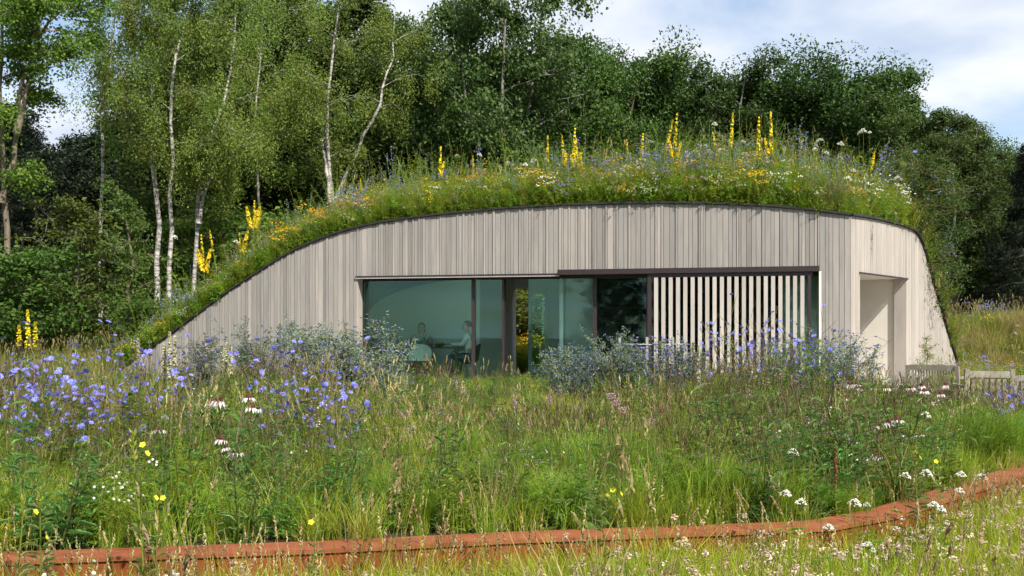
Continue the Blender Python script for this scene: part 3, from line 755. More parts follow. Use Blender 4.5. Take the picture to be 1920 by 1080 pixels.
# ------------------------------------------------------------------ paved terrace in front of the glass
tb = MB(); T0, T1_ = s_px(640), s_px(1545)
pr1(T0, T1_, 1.75, -0.25, -0.35, -0.105, tb)
terrace = tag(obj('terrace', tb.mesh('terrace', M['soil'])), kind='structure')
n_s = 16
for q in range(n_s):
    for r_ in range(2):
        a_, b_ = T0 + (T1_ - T0) * q / n_s, T0 + (T1_ - T0) * (q + 1) / n_s
        m2 = MB(); pr1(a_ + 0.006, b_ - 0.006, 1.74 - r_ * 0.9, 0.86 - r_ * 0.9 + 0.005, -0.12, -0.088 + R1.uniform(-0.002, 0.002), m2)
        obj('paving_slab', m2.mesh('paving_slab', M['paving']), terrace)

# pale gravel sheet added under the benches to bounce sunlight into the porch
gw, go_ = np.linspace(-1.2, W_END - 0.3, 22), np.linspace(0.06, 3.6, 12)
GW, GO = np.meshgrid(gw, go_)
CX = C[0] + D2[0] * GW + N2[0] * GO; CY = C[1] + D2[1] * GW + N2[1] * GO
m_ = MB(); i = np.arange(11)[:, None] * 22; j = np.arange(21)[None]
m_.add(np.stack([CX, CY, ground_z(CX, CY) + 0.012], -1), np.stack([i + j, i + j + 1, i + 22 + j + 1, i + 22 + j], -1)[..., ::-1])
tag(obj('gravel_bounce_sheet', m_.mesh('gravel_bounce_sheet', M['gravel'], True)), kind='structure')

# ------------------------------------------------------------------ trees
def path_at(P, t):
    """Point at fraction t of polyline P (K,3)."""
    d = np.concatenate([[0], np.cumsum(np.linalg.norm(np.diff(P, axis=0), axis=1))]); d /= d[-1]
    return np.stack([np.interp(t, d, P[:, k]) for k in range(3)], -1)

def tree_meshes(seed, stems, r0, cb, R, prof, n_limb, per_limb, n_leaf, leaf, clump, bark, leafm, droop=0.0, rise=0.7, top_r=0.12, wl=0.62, flat_z=0.65, inner=0.25, twig_r=0.012, limb_r=0.34):
    """stems: list of polylines (K,3) from the base up; the crown runs from fraction cb to the top.
    Limbs leave the stems, twigs leave the limbs, leaves cluster on the twigs."""
    global rng
    keep = rng; rng = np.random.default_rng(seed)
    tb, lb = MB(), MB()
    clusters = []
    for si, S in enumerate(stems):
        S = np.asarray(S, float)
        tt = np.linspace(0, 1, 14); SP = path_at(S, tt)
        H = S[-1, 2]
        SP[1:-1, :2] += rng.normal(0, 0.012 * H ** 0.5, (12, 2))
        rs = r0 * (0.78 if si else 1.0)
        tubes(tb, SP, rs * ((1 - tt) ** 0.8 * (1 - top_r) + top_r) * (1 + 0.35 * np.exp(-tt * 22)), 8)
        nl = max(3, n_limb // len(stems))
        for k in range(nl):
            t = cb + (0.97 - cb) * (k + rng.uniform(0, 1)) / nl
            u = (t - cb) / (1 - cb)
            az = k * 2.39996 + rng.uniform(-0.5, 0.5) + si * 1.1
            Ln = R * prof(u) * rng.uniform(0.75, 1.15)
            p0 = path_at(SP, t)
            dr = np.array([math.cos(az), math.sin(az), rise * rng.uniform(0.4, 1.3)])
            q = np.linspace(0, 1, 6)[:, None]
            LP = p0 + dr * Ln * q + np.array([0, 0, -droop * Ln]) * q ** 2 + rng.normal(0, 0.035 * Ln, (6, 3)) * q
            rl = max(0.010, rs * limb_r * (1 - 0.75 * u) + 0.003)
            tubes(tb, LP, rl * (1 - 0.85 * q[:, 0]), 5)
            m = per_limb
            s_ = inner + (1 - inner) * rng.uniform(0, 1, m) ** 0.75
            base = path_at(LP, s_)
            off = rng.normal(0, 1, (m, 3)) * Ln * 0.26 * (0.35 + 0.65 * s_)[:, None]
            off[:, 2] = off[:, 2] * 0.7 + 0.06 * Ln - droop * rng.uniform(0, 0.5, m) * Ln
            c = base + off
            mid = base + off * 0.5 + rng.normal(0, 0.04 * Ln, (m, 3))
            tubes(tb, np.stack([base, mid, c], 1), np.tile([[twig_r, twig_r * 0.7, twig_r * 0.3]], (m, 1)), 3)
            clusters.append(c)
    Cc = np.concatenate(clusters)
    n = int(n_leaf)
    idx = rng.integers(0, len(Cc), n)
    size = (clump * rng.uniform(0.45, 1.45, len(Cc)))[idx]
    d = rng.normal(0, 1, (n, 3)) * 0.55; d /= np.maximum(1, np.linalg.norm(d, axis=1, keepdims=True) / 1.0)
    pos = Cc[idx] + d * size[:, None] * np.array([1, 1, flat_z])
    if droop:
        pos[:, 2] -= rng.exponential(0.55, n) * droop * size * 1.4
    dirs = rand_dirs(n); dirs[:, 2] = dirs[:, 2] * 0.6 - 0.25 - droop
    nr = unit(d) * 0.75 + np.array([0, 0, 0.55]) + rng.normal(0, 0.38, (n, 3))
    ll = leaf * rng.uniform(0.6, 1.35, n)
    leaves(lb, pos, dirs, nr, ll, ll * wl)
    out = (tb.mesh('trunk', bark, True), lb.mesh('crown', leafm))
    rng = keep
    return out

def put_tree(name, meshes, loc, rz, sc, label, group=None, cat='tree'):
    t = empty(name, loc, rz, sc)
    obj('trunk', meshes[0], t); obj('crown', meshes[1], t)
    return tag(t, label, cat, group)

def px_stem(pts, D, Z0=None):
    """Photo pixels at distance D -> local polyline with its foot at the origin."""
    x0, y0 = pts[0]
    P = []
    for k, (x, y) in enumerate(pts):
        P.append(((x - x0) * D / F, 0.25 * math.sin(k * 1.7) * (k > 0), z_at(y, D)))
    P = np.array(P)
    return P
def stem_loc(pts, D):
    x0, y0 = pts[0]
    X = (x0 - HX) * D / F
    return X, D
def planted(pts, D):
    """Continue the stem down to the ground."""
    P = px_stem(pts, D); X, Y = stem_loc(pts, D)
    gz = float(ground_z(X, Y)) - 0.1
    P = np.vstack([[P[0, 0] - (P[1, 0] - P[0, 0]) * 0.15, 0, gz], P])
    P[:, 2] -= gz
    P[:, 0] -= P[0, 0]
    return P, (X, Y, gz)

egg = lambda u: (math.sin(math.pi * min(1, 0.18 + u * 0.82)) ** 0.8) * 0.95 + 0.05
rnd_ = lambda u: math.sqrt(max(0.02, 1 - (2 * u - 0.85) ** 2 / 1.5))
col_ = lambda u: 0.75 * (1 - u) ** 0.5 + 0.25
cone_ = lambda u: 1.05 * (1 - u) ** 0.9 + 0.05

# --- birches with white trunks, each with the lean and fork of its own
birches = [
    ([[(191, 600), (181, 480), (190, 350), (200, 210), (215, 60), (225, -80)]], 32, 0.115, 0.52, 1.3, 4500, 'slim white birch with a bare straight trunk nearest the tan-barked tree'),
    ([[(293, 590), (290, 440), (287, 290), (296, 130), (300, -30), (300, -170)]], 31, 0.15, 0.46, 1.6, 15000, 'white birch in the close pair, the one with the straighter trunk'),
    ([[(313, 585), (316, 430), (322, 300), (326, 160), (345, 20), (350, -150)]], 30.5, 0.13, 0.48, 1.7, 15000, 'white birch in the close pair, trunk kinked halfway up'),
    ([[(360, 520), (368, 420), (378, 340), (402, 250), (425, 170), (440, 20), (445, -120)], [(372, 420), (385, 335), (415, 300), (455, 278), (475, 262)]], 31, 0.12, 0.40, 1.9, 16000, 'forked birch leaning over the roof edge with a low side branch'),
    ([[(487, 480), (484, 380), (477, 260), (485, 150), (490, 0), (495, -130)]], 36, 0.10, 0.42, 2.0, 14000, 'thin grey birch behind the tall mullein on the slope'),
    ([[(622, 395), (614, 310), (612, 240), (630, 120), (640, 20), (645, -120)], [(624, 400), (650, 330), (690, 245), (718, 185), (735, 100), (742, 10)], [(620, 380), (604, 240), (590, 190), (575, 130)]], 33, 0.135, 0.46, 1.7, 12000, 'white birch dividing in a wide V above the roof'),
]
for k, (sts, Dd, r, cb, R, nl, lab) in enumerate(birches):
    S0, loc = planted(sts[0], Dd)
    stems = [S0]
    for st in sts[1:]:
        P = px_stem(st, Dd); P[:, 0] += (st[0][0] - sts[0][0][0]) * Dd / F + S0[1, 0]; P[:, 2] -= loc[2]
        stems.append(P)
    nl_ = int(nl * 2.0)
    ms = tree_meshes(100 + k, stems, r * 0.62, cb, R, egg, 22, 7, int(nl_ * 1.05), 0.060, 0.29, M['birch'], M['lf_birch'], droop=0.55, rise=0.8, wl=0.75, flat_z=1.7, limb_r=0.16, twig_r=0.005)
    put_tree('birch_tree', ms, loc, 0, 1.0, lab, 'birches beside the house')

# --- tall tan-barked tree at the left border
S0, loc = planted([(2, 620), (4, 430), (8, 300), (6, 150), (4, 0), (0, -160)], 27)
S1 = px_stem([(5, 380), (30, 250), (52, 140), (90, 60), (125, 0), (170, -90)], 27); S1[:, 2] -= loc[2]; S1[:, 0] += S0[1, 0]
S2 = px_stem([(30, 250), (60, 110), (70, 20), (85, -100)], 27); S2[:, 2] -= loc[2]; S2[:, 0] += S0[1, 0] + 28 * 27 / F
ms = tree_meshes(120, [S0, S1, S2], 0.098, 0.36, 1.45, egg, 24, 11, 30000, 0.078, 0.34, M['bark_pale'], M['lf_poplar'], droop=0.25, rise=0.5, wl=0.8)
put_tree('poplar_tree', ms, loc, 0, 1.0, 'tall tan-barked tree at the left border, limbs reaching over the sky gap')

# --- broadleaf kinds, built once each
def straight(H, bend=0.3, seed=0):
    r = random.Random(seed)
    return np.array([(r.uniform(-1, 1) * bend * t * (H / 10), r.uniform(-1, 1) * bend * t * (H / 10), H * t) for t in (0, 0.2, 0.4, 0.6, 0.8, 1.0)])
def forked(H, n, seed):
    r = random.Random(seed); out = []
    for k in range(n):
        a = k * 6.28 / n + r.uniform(-0.4, 0.4); sp = r.uniform(0.10, 0.2) * H
        out.append(np.array([(math.cos(a) * sp * t ** 1.2 + 0.08 * math.cos(a), math.sin(a) * sp * t ** 1.2 + 0.08 * math.sin(a), H * r.uniform(0.9, 1.0) * t) for t in (0, 0.2, 0.4, 0.6, 0.8, 1.0)]))
    return out
KIND = {
    'alder': tree_meshes(201, forked(12, 4, 5), 0.16, 0.20, 2.7, rnd_, 44, 9, 70000, 0.115, 0.60, M['bark_grey'], M['lf_alder'], droop=0.1, rise=0.65, wl=0.8),
    'oak': tree_meshes(202, forked(10, 3, 6), 0.17, 0.22, 2.8, rnd_, 36, 8, 60000, 0.125, 0.66, M['bark'], M['lf_oak'], rise=0.45, wl=0.6),
    'oak_b': tree_meshes(203, forked(10, 2, 9), 0.18, 0.20, 3.0, rnd_, 34, 8, 60000, 0.125, 0.68, M['bark'], M['lf_oak'], rise=0.5, wl=0.55),
    'ash': tree_meshes(204, forked(10, 3, 12), 0.15, 0.15, 2.6, egg, 36, 9, 54000, 0.125, 0.5, M['bark_grey'], M['lf_ash'], rise=0.75, wl=0.5),
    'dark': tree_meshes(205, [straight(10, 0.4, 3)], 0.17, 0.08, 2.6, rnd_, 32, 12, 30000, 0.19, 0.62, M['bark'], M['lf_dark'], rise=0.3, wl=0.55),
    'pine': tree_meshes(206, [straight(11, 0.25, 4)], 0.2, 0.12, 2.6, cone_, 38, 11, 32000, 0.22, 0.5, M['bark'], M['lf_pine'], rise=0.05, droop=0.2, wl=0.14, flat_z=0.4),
    'young': tree_meshes(207, [straight(3.0, 0.25, 8)], 0.04, 0.15, 0.85, egg, 20, 9, 4200, 0.085, 0.2, M['bark_grey'], M['lf_shrub'], rise=0.8, wl=0.6, twig_r=0.008),
    'bush': tree_meshes(208, forked(2.4, 5, 21), 0.03, 0.12, 0.8, rnd_, 30, 9, 8000, 0.085, 0.25, M['bark'], M['lf_shrub'], rise=0.6, wl=0.65, twig_r=0.007),
    'lichen': tree_meshes(209, [np.array([(0, 0, 0), (0.05, 0, 0.8), (-0.02, 0, 1.5), (0.12, 0, 2.2), (-0.03, 0, 2.9), (-0.22, 0, 3.7)])], 0.055, 0.18, 0.85, lambda u: 1.05 - 0.75 * u, 26, 7, 4600, 0.075, 0.17, M['bark_pale'], M['lf_shrub'], rise=0.45, droop=0.1, wl=0.5, twig_r=0.009),
}
KH = {'alder': 12.5, 'oak': 11.0, 'oak_b': 11.0, 'ash': 10.8, 'dark': 11.0, 'pine': 11.3, 'young': 3.4, 'bush': 2.7, 'lichen': 4.0}
def crown_top(ms):
    V = np.empty(len(ms[1].vertices) * 3); ms[1].vertices.foreach_get('co', V)
    return float(np.percentile(V[2::3], 99.3))
KH = {k_: crown_top(ms_) for k_, ms_ in KIND.items()}
def tree_at(kind, name, x, top_y, Dd, label, rz=0.0, wide=1.0, group='trees behind the house'):
    X = (x - HX) * Dd / F; gz = float(ground_z(X, Dd)) - 0.05
    H = z_at(top_y, Dd) - gz; sc = H / KH[kind]
    return put_tree(name, KIND[kind], (X, Dd, gz), rz, (sc * wide, sc * wide, sc), label, group)
trees = [
    ('alder', 'alder_tree', 925, -90, 35, 'broad many-stemmed tree towering over the middle of the roof', 0.3, 0.80),
    ('oak', 'oak_tree', 728, 30, 39, 'dark leafy tree between the V-forked birch and the towering middle tree', 1.0, 0.75),
    ('ash', 'ash_tree', 560, -60, 42, 'tall tree standing behind the thin grey birch and the V-forked birch', 2.0, 1.1),
    ('oak', 'oak_tree', 430, -40, 40, 'tall green tree behind the forked leaning birch', 0.4, 1.0),
    ('oak', 'oak_tree', 1120, 62, 40, 'green tree just right of the towering middle tree', 2.2, 0.85),
    ('oak_b', 'oak_tree', 1215, 72, 42, 'tree with a flat top before the dip in the skyline', 0.8, 0.8),
    ('ash', 'ash_tree', 1335, 92, 41, 'pointed tree above the paired yellow mulleins', 3.2, 0.85),
    ('oak', 'oak_tree', 1410, 150, 44, 'lower tree filling the dip left of the tallest right-hand tree', 4.2, 0.8),
    ('oak_b', 'oak_tree', 1500, 90, 40, 'tallest round-headed tree on the right half of the skyline', 2.4, 0.88),
    ('oak', 'oak_tree', 1605, 125, 40, 'dense tree on the shoulder of the falling skyline', 5.0, 0.9),
    ('ash', 'ash_tree', 1715, 165, 37, 'loose yellow-green tree behind the corner of the roof', 1.2, 1.0),
    ('ash', 'ash_tree', 1785, 205, 35, 'yellow-green tree where the skyline drops to open sky', 4.4, 0.9),
    ('oak_b', 'oak_tree', 1850, 258, 40, 'low tree at the foot of the falling skyline', 0.2, 0.9),
    ('pine', 'pine_tree', 1925, 245, 33, 'dark pine at the right border', 0.7, 0.85),
    ('oak', 'oak_tree', 1680, 340, 34, 'low leafy tree beside the mound, under the falling skyline', 2.9, 1.3),
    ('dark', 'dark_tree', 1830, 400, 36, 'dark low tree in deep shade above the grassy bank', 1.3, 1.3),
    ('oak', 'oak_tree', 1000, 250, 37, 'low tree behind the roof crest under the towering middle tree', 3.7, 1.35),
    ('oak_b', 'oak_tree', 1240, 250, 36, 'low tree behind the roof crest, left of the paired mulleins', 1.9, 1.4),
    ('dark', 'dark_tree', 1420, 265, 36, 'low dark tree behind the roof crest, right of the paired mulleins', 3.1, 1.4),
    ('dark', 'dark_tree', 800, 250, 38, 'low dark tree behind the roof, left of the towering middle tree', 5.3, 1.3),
]
for kd, nm, x, ty, Dd, lab, rz, wd in trees:
    tree_at(kd, nm, x, ty + 30, Dd, lab, rz, wd)
# trees standing behind the photographer whose reflection darkens the glass beside and behind the shutter
for k, (X, Y, kd, sc_, lab) in enumerate([(-15.2, -17, 'dark', 0.62, 'dark tree mirrored in the pane beside the shutter'), (-11.0, -18, 'oak', 0.6, 'leafy tree mirrored behind the left slats of the shutter'), (-6.5, -17, 'dark', 0.6, 'dark tree mirrored behind the middle slats of the shutter'), (-2.5, -18, 'oak_b', 0.6, 'round tree mirrored behind the right slats of the shutter')]):
    put_tree('mirrored_tree', KIND[kd], (X, Y, -0.55), k * 1.4, (sc_ * 1.15, sc_ * 1.15, sc_), lab, 'trees mirrored in the glass')
small = [
    ('bush', 'leafy_shrub', 40, 455, 26, 'bright leafy shrub beside the tan-barked trunk', 0.3, 1.15),
    ('young', 'young_tree', 140, 375, 28, 'thin young tree in front of the dark wood, left of the slim birch', 1.3, 1.0),
    ('lichen', 'lichen_tree', 240, 345, 26.5, 'crooked young tree with a bent top between the slim birch and the pair', 0.0, 0.9),
    ('bush', 'leafy_shrub', 110, 505, 29, 'leafy shrub at the foot of the thin young tree', 2.0, 1.4),
    ('bush', 'leafy_shrub', 345, 470, 33, 'green shrub behind the yellow mulleins low on the slope', 4.0, 1.4),
    ('bush', 'leafy_shrub', 450, 380, 34, 'green shrub behind the tallest mullein on the slope', 1.0, 1.2),
    ('bush', 'leafy_shrub', 275, 555, 25.5, 'yellow-flecked bush at the foot of the sloping roof', 5.0, 1.1),
    ('bush', 'leafy_shrub', 975, 535, 33.0, 'sunlit green bush seen through the open garden door', 3.0, 1.6),
]
for kd, nm, x, ty, Dd, lab, rz, wd in small:
    tree_at(kd, nm, x, ty, Dd, lab, rz, wd, 'shrubs and young trees')

# --- instancing for what nobody could count
def scatter(name, protos, pts, rot, scl, idx, label, cat):
    """One object of kind stuff: prototypes instanced on its points."""
    pc = bpy.data.collections.new(name + '_kinds')
    for k, me in enumerate(protos):
        pc.objects.link(bpy.data.objects.new('%s_%02d' % (name, k), me))
    me = bpy.data.meshes.new(name)
    N = len(pts)
    me.vertices.add(N); me.vertices.foreach_set('co', np.asarray(pts, float).ravel())
    a = me.attributes.new('rot', 'FLOAT_VECTOR', 'POINT'); a.data.foreach_set('vector', np.asarray(rot, float).ravel())
    a = me.attributes.new('scl', 'FLOAT_VECTOR', 'POINT'); a.data.foreach_set('vector', np.asarray(scl, float).ravel())
    a = me.attributes.new('idx', 'INT', 'POINT'); a.data.foreach_set('value', np.asarray(idx, np.int32))
    o = obj(name, me)
    ng = bpy.data.node_groups.new(name, 'GeometryNodeTree')
    ng.interface.new_socket('Geometry', in_out='INPUT', socket_type='NodeSocketGeometry')
    ng.interface.new_socket('Geometry', in_out='OUTPUT', socket_type='NodeSocketGeometry')
    gi, go = ng.nodes.new('NodeGroupInput'), ng.nodes.new('NodeGroupOutput')
    ci = ng.nodes.new('GeometryNodeCollectionInfo'); ci.inputs['Collection'].default_value = pc
    ci.inputs['Separate Children'].default_value = True; ci.inputs['Reset Children'].default_value = True
    ip = ng.nodes.new('GeometryNodeInstanceOnPoints'); ip.inputs['Pick Instance'].default_value = True
    def attr(nm, ty):
        n = ng.nodes.new('GeometryNodeInputNamedAttribute'); n.data_type = ty; n.inputs['Name'].default_value = nm
        return [s for s in n.outputs if s.name == 'Attribute' and s.enabled][0]
    ng.links.new(gi.outputs[0], ip.inputs['Points']); ng.links.new(ci.outputs[0], ip.inputs['Instance'])
    ng.links.new(attr('idx', 'INT'), ip.inputs['Instance Index'])
    er = ng.nodes.new('FunctionNodeEulerToRotation')
    ng.links.new(attr('rot', 'FLOAT_VECTOR'), er.inputs[0]); ng.links.new(er.outputs[0], ip.inputs['Rotation'])
    ng.links.new(attr('scl', 'FLOAT_VECTOR'), ip.inputs['Scale'])
    ng.links.new(ip.outputs[0], go.inputs[0])
    md = o.modifiers.new('scatter', 'NODES'); md.node_group = ng
    return tag(o, label, cat, kind='stuff')

def joined(meshes):
    """Trunk and crown of a tree kind as one mesh for scattering."""
    mb = MB(); mats = []
    for k, me in enumerate(meshes):
        n = len(me.vertices); V = np.empty(n * 3); me.vertices.foreach_get('co', V)
        lt = np.array([p.loop_total for p in me.polygons[:1]])
        li = np.empty(len(me.loops), np.int32); me.loops.foreach_get('vertex_index', li)
        if lt[0] == 4: mb.add(V, quads=li.reshape(-1, 4), mat=k)
        else: mb.add(V, tris=li.reshape(-1, 3), mat=k)
        mats.append(me.materials[0])
    return mb.mesh('tree_kind', mats)
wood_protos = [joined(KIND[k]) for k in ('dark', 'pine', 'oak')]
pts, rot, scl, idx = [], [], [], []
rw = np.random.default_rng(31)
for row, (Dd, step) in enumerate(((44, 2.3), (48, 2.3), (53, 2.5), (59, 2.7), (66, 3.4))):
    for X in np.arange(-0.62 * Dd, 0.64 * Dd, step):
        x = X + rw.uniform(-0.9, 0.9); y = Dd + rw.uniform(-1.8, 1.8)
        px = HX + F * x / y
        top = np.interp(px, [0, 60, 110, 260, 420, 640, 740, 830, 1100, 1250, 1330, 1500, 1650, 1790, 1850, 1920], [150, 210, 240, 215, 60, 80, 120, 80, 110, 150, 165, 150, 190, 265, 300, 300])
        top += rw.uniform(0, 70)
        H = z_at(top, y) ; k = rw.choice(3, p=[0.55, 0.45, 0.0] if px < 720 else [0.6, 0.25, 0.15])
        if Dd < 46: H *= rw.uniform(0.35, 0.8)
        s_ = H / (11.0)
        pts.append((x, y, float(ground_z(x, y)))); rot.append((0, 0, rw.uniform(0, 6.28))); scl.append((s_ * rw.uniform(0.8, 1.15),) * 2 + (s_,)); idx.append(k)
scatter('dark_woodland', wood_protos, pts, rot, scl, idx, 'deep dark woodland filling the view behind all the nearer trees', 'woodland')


# ------------------------------------------------------------------ meadow kinds (small meshes, scattered by the thousand)
def disc_pts(n, r):
    a = rng.uniform(0, 6.283, n); q = r * np.sqrt(rng.uniform(0, 1, n))
    return np.stack([q * np.cos(a), q * np.sin(a), np.zeros(n)], 1)
def tuft(n, h, w, spread, bend, mat, mats, mb=None, hv=0.35, levels=3):
    mb = mb or MB()
    b = disc_pts(n, spread)
    ang = np.arctan2(b[:, 1], b[:, 0]) + rng.normal(0, 0.9, n)
    blades(mb, b, h * rng.uniform(1 - hv, 1 + hv * 0.5, n), ang, rng.uniform(0.1, 1.0, n) * bend, w * rng.uniform(0.7, 1.3, n), mat=mats.index(mat), levels=levels)
    return mb
def stalks(mb, n, h, spread, lean, r, mat, hv=0.2, sides=3, K=4):
    b = disc_pts(n, spread)
    ang = rng.uniform(0, 6.283, n); hh = h * rng.uniform(1 - hv, 1 + hv, n)
    t = np.linspace(0, 1, K)
    ln = lean * rng.uniform(0.2, 1, n)
    P = b[:, None] + np.stack([np.cos(ang)[:, None] * (ln * hh)[:, None] * t ** 1.6, np.sin(ang)[:, None] * (ln * hh)[:, None] * t ** 1.6, hh[:, None] * t], -1)
    tubes(mb, P, r * np.tile(1 - 0.55 * t, (n, 1)), sides, mat)
    return P
def on_stalk_leaves(mb, P, per, ln, wd, mat, t0=0.1, t1=0.85, up=0.6, droop=0.25):
    N = len(P)
    t = rng.uniform(t0, t1, (N, per)); k = t * (P.shape[1] - 1); i0 = np.minimum(k.astype(int), P.shape[1] - 2); f = (k - i0)[..., None]
    r_ = np.arange(N)[:, None]
    pos = (P[r_, i0] * (1 - f) + P[r_, i0 + 1] * f).reshape(-1, 3)
    n = len(pos); a = rng.uniform(0, 6.283, n)
    d = np.stack([np.cos(a), np.sin(a), rng.uniform(up - 0.5, up + 0.4, n)], 1)
    sz = (1.15 - 0.6 * t.reshape(-1)) * rng.uniform(0.7, 1.2, n)
    leaves(mb, pos, d, (0, 0, 1), ln * sz, wd * sz, mat, droop)
def flowers(mb, pos, rad, np_, mat, tilt=0.5, cup=0.2):
    """Open flowers: np_ petals round each position."""
    n = len(pos)
    nn = unit(np.stack([rng.normal(0, tilt, n), rng.normal(-0.35, tilt, n), np.ones(n)], 1))
    a = unit(np.cross(nn, [0.3, 1, 0.1])); b = np.cross(nn, a)
    th = np.arange(np_) * 6.283 / np_
    d = a[:, None] * np.cos(th)[None, :, None] + b[:, None] * np.sin(th)[None, :, None] + nn[:, None] * cup
    rr = np.broadcast_to(rad, n)
    leaves(mb, np.repeat(pos, np_, 0), d.reshape(-1, 3), np.repeat(nn, np_, 0), np.repeat(rr, np_), np.repeat(rr, np_) * (6.5 / np_) * 0.75, mat, 0.02)
def mk(mb, mats): return mb.mesh('meadow_kind', [M[m] for m in mats])

K = {}
mats = ['grass']; K['fine'] = mk(tuft(70, 0.42, 0.0055, 0.10, 0.55, 'grass', mats), mats)
K['fine_b'] = mk(tuft(70, 0.36, 0.006, 0.12, 0.8, 'grass', mats), mats)
def seedgrass(ns, h, head, mats=('grass', 'straw', 'stem')):
    mb = tuft(34, h * 0.55, 0.006, 0.09, 0.7, 'grass', list(mats))
    P = stalks(mb, ns, h, 0.09, 0.25, 0.0022, 2)
    tip = P[:, -1]; ax = unit(P[:, -1] - P[:, -2])
    spindles(mb, tip + ax * head * 0.3, ax, head, 0.0065, 1)
    for q in range(6):
        f = q / 6
        spindles(mb, tip - ax * head * (f - 0.55) + rng.normal(0, 0.004, (ns, 3)), unit(ax + rng.normal(0, 0.35, (ns, 3))), 0.024, 0.0045, 1)
    return mk(mb, mats)
K['seed'] = seedgrass(9, 0.62, 0.075); K['seed_b'] = seedgrass(6, 0.7, 0.09)
def dark_stem(h=0.62, n=7):
    mats = ['stem_dark', 'lf_lance', 'lf_herb']; mb = MB()
    P = stalks(mb, n, h, 0.10, 0.3, 0.0034, 0, K=5)
    on_stalk_leaves(mb, P, 7, 0.11, 0.019, 1, 0.05, 0.9); on_stalk_leaves(mb, P, 4, 0.15, 0.03, 1, 0.0, 0.35, up=0.8)
    return mk(mb, mats)
K['dark'] = dark_stem(); K['dark_b'] = dark_stem(0.5, 9)
def herb(h, n, leaf, wd, lm='lf_herb', sm='stem', extra=None):
    mats = [sm, lm] + ([extra[0]] if extra else []); mb = MB()
    P = stalks(mb, n, h, 0.11, 0.45, 0.0026, 0, K=4)
    on_stalk_leaves(mb, P, 16, leaf, wd, 1, 0.05, 1.0)
    if extra:
        nm, per, rad, petals = extra
        tips = np.repeat(P[:, -1], per, 0) + rng.normal(0, 0.028, (n * per, 3)) * np.array([1, 1, 0.5])
        if petals: flowers(mb, tips, rad, petals, 2)
        else: spindles(mb, tips, (0, 0, 1), rad * 1.3, rad, 2)
    return mk(mb, mats)
K['herb'] = herb(0.40, 9, 0.075, 0.02); K['herb_b'] = herb(0.34, 11, 0.05, 0.018, 'lf_roof')
K['whorl'] = herb(0.42, 8, 0.10, 0.016, 'lf_lance', 'stem')
K['lime'] = mk(tuft(110, 0.36, 0.005, 0.12, 0.8, 'grass_lime', ['grass_lime']), ['grass_lime'])
K['gold'] = mk(tuft(60, 0.5, 0.006, 0.12, 0.6, 'grass_gold', ['grass_gold', 'grass'], tuft(20, 0.35, 0.006, 0.12, 0.7, 'grass', ['grass_gold', 'grass'])), ['grass_gold', 'grass'])
def molinia():
    mats = ['grass_clump', 'stem_dark']; mb = tuft(90, 0.42, 0.004, 0.09, 0.7, 'grass_clump', mats)
    P = stalks(mb, 22, 0.62, 0.07, 0.42, 0.0016, 1)
    tip = P[:, -1]; ax = unit(P[:, -1] - P[:, -2]); spindles(mb, tip, ax, 0.09, 0.004, 1)
    return mk(mb, mats)
K['molinia'] = molinia()
def clover(h, n, heads):
    mats = ['grass_lawn', 'stem', 'fl_clover', 'straw']; mb = tuft(60, h, 0.0048, 0.10, 0.6, 'grass_lawn', mats)
    P = stalks(mb, heads, h * 0.95, 0.12, 0.35, 0.0018, 1)
    t = P[:, -1]
    for q in range(9):
        spindles(mb, t + rng.normal(0, 0.0065, (heads, 3)), rand_dirs(heads, 0.4), 0.017, 0.0045, 2)
    a = disc_pts(16, 0.12); a[:, 2] = rng.uniform(0.05, h * 0.6, 16)
    leaves(mb, a, rand_dirs(16), (0, 0, 1), 0.02, 0.017, 0)
    return mk(mb, mats)
K['clover'] = clover(0.30, 1, 4); K['clover_b'] = clover(0.25, 1, 6)
def lawn(h=0.36):
    mats = ['grass_lawn', 'straw', 'grass_gold']; mb = tuft(80, h, 0.0048, 0.10, 0.55, 'grass_lawn', mats)
    P = stalks(mb, 3, h * 1.35, 0.1, 0.25, 0.0015, 2)
    ax = unit(P[:, -1] - P[:, -2])
    for q in range(7):
        spindles(mb, P[:, -1] - ax * 0.012 * q, unit(ax + rng.normal(0, 0.4, (3, 3))), 0.022, 0.0036, 1)
    return mk(mb, mats)
K['lawn'] = lawn(); K['lawn_b'] = mk(tuft(90, 0.30, 0.005, 0.11, 0.7, 'grass_lawn', ['grass_lawn']), ['grass_lawn'])
K['r_green'] = herb(0.34, 16, 0.058, 0.021, 'lf_roof'); K['r_yellow'] = herb(0.42, 12, 0.045, 0.014, 'lf_roof', 'stem', ('fl_gold', 7, 0.011, 0))
K['r_lemon'] = herb(0.36, 12, 0.045, 0.016, 'lf_roof', 'stem', ('fl_yellow', 3, 0.012, 5)); K['r_white'] = herb(0.38, 12, 0.045, 0.016, 'lf_roof', 'stem', ('fl_white', 5, 0.010, 5))
K['r_pink'] = herb(0.36, 11, 0.045, 0.016, 'lf_roof', 'stem', ('fl_pink', 5, 0.011, 0)); K['r_cream'] = herb(0.26, 14, 0.05, 0.022, 'lf_roof', 'stem', ('fl_cream', 4, 0.010, 0))
K['r_blue'] = herb(0.5, 9, 0.05, 0.012, 'lf_lance', 'stem', ('fl_holly', 6, 0.010, 0))
def spire(h, n, fm, lm='lf_lance'):
    mats = ['stem', lm, fm]; mb = MB()
    P = stalks(mb, n, h, 0.08, 0.2, 0.003, 0, K=5); on_stalk_leaves(mb, P, 14, 0.06, 0.012, 1, 0.05, 0.7)
    for q in range(26):
        f = rng.uniform(0.5, 1.0, n)[:, None]; c = P[:, 0] * (1 - f) + P[:, -1] * f
        spindles(mb, c + rng.normal(0, 0.011, (n, 3)), rand_dirs(n), 0.018, 0.006, 2)
    return mk(mb, mats)
K['r_tall'] = herb(0.85, 5, 0.06, 0.012, 'lf_roof')
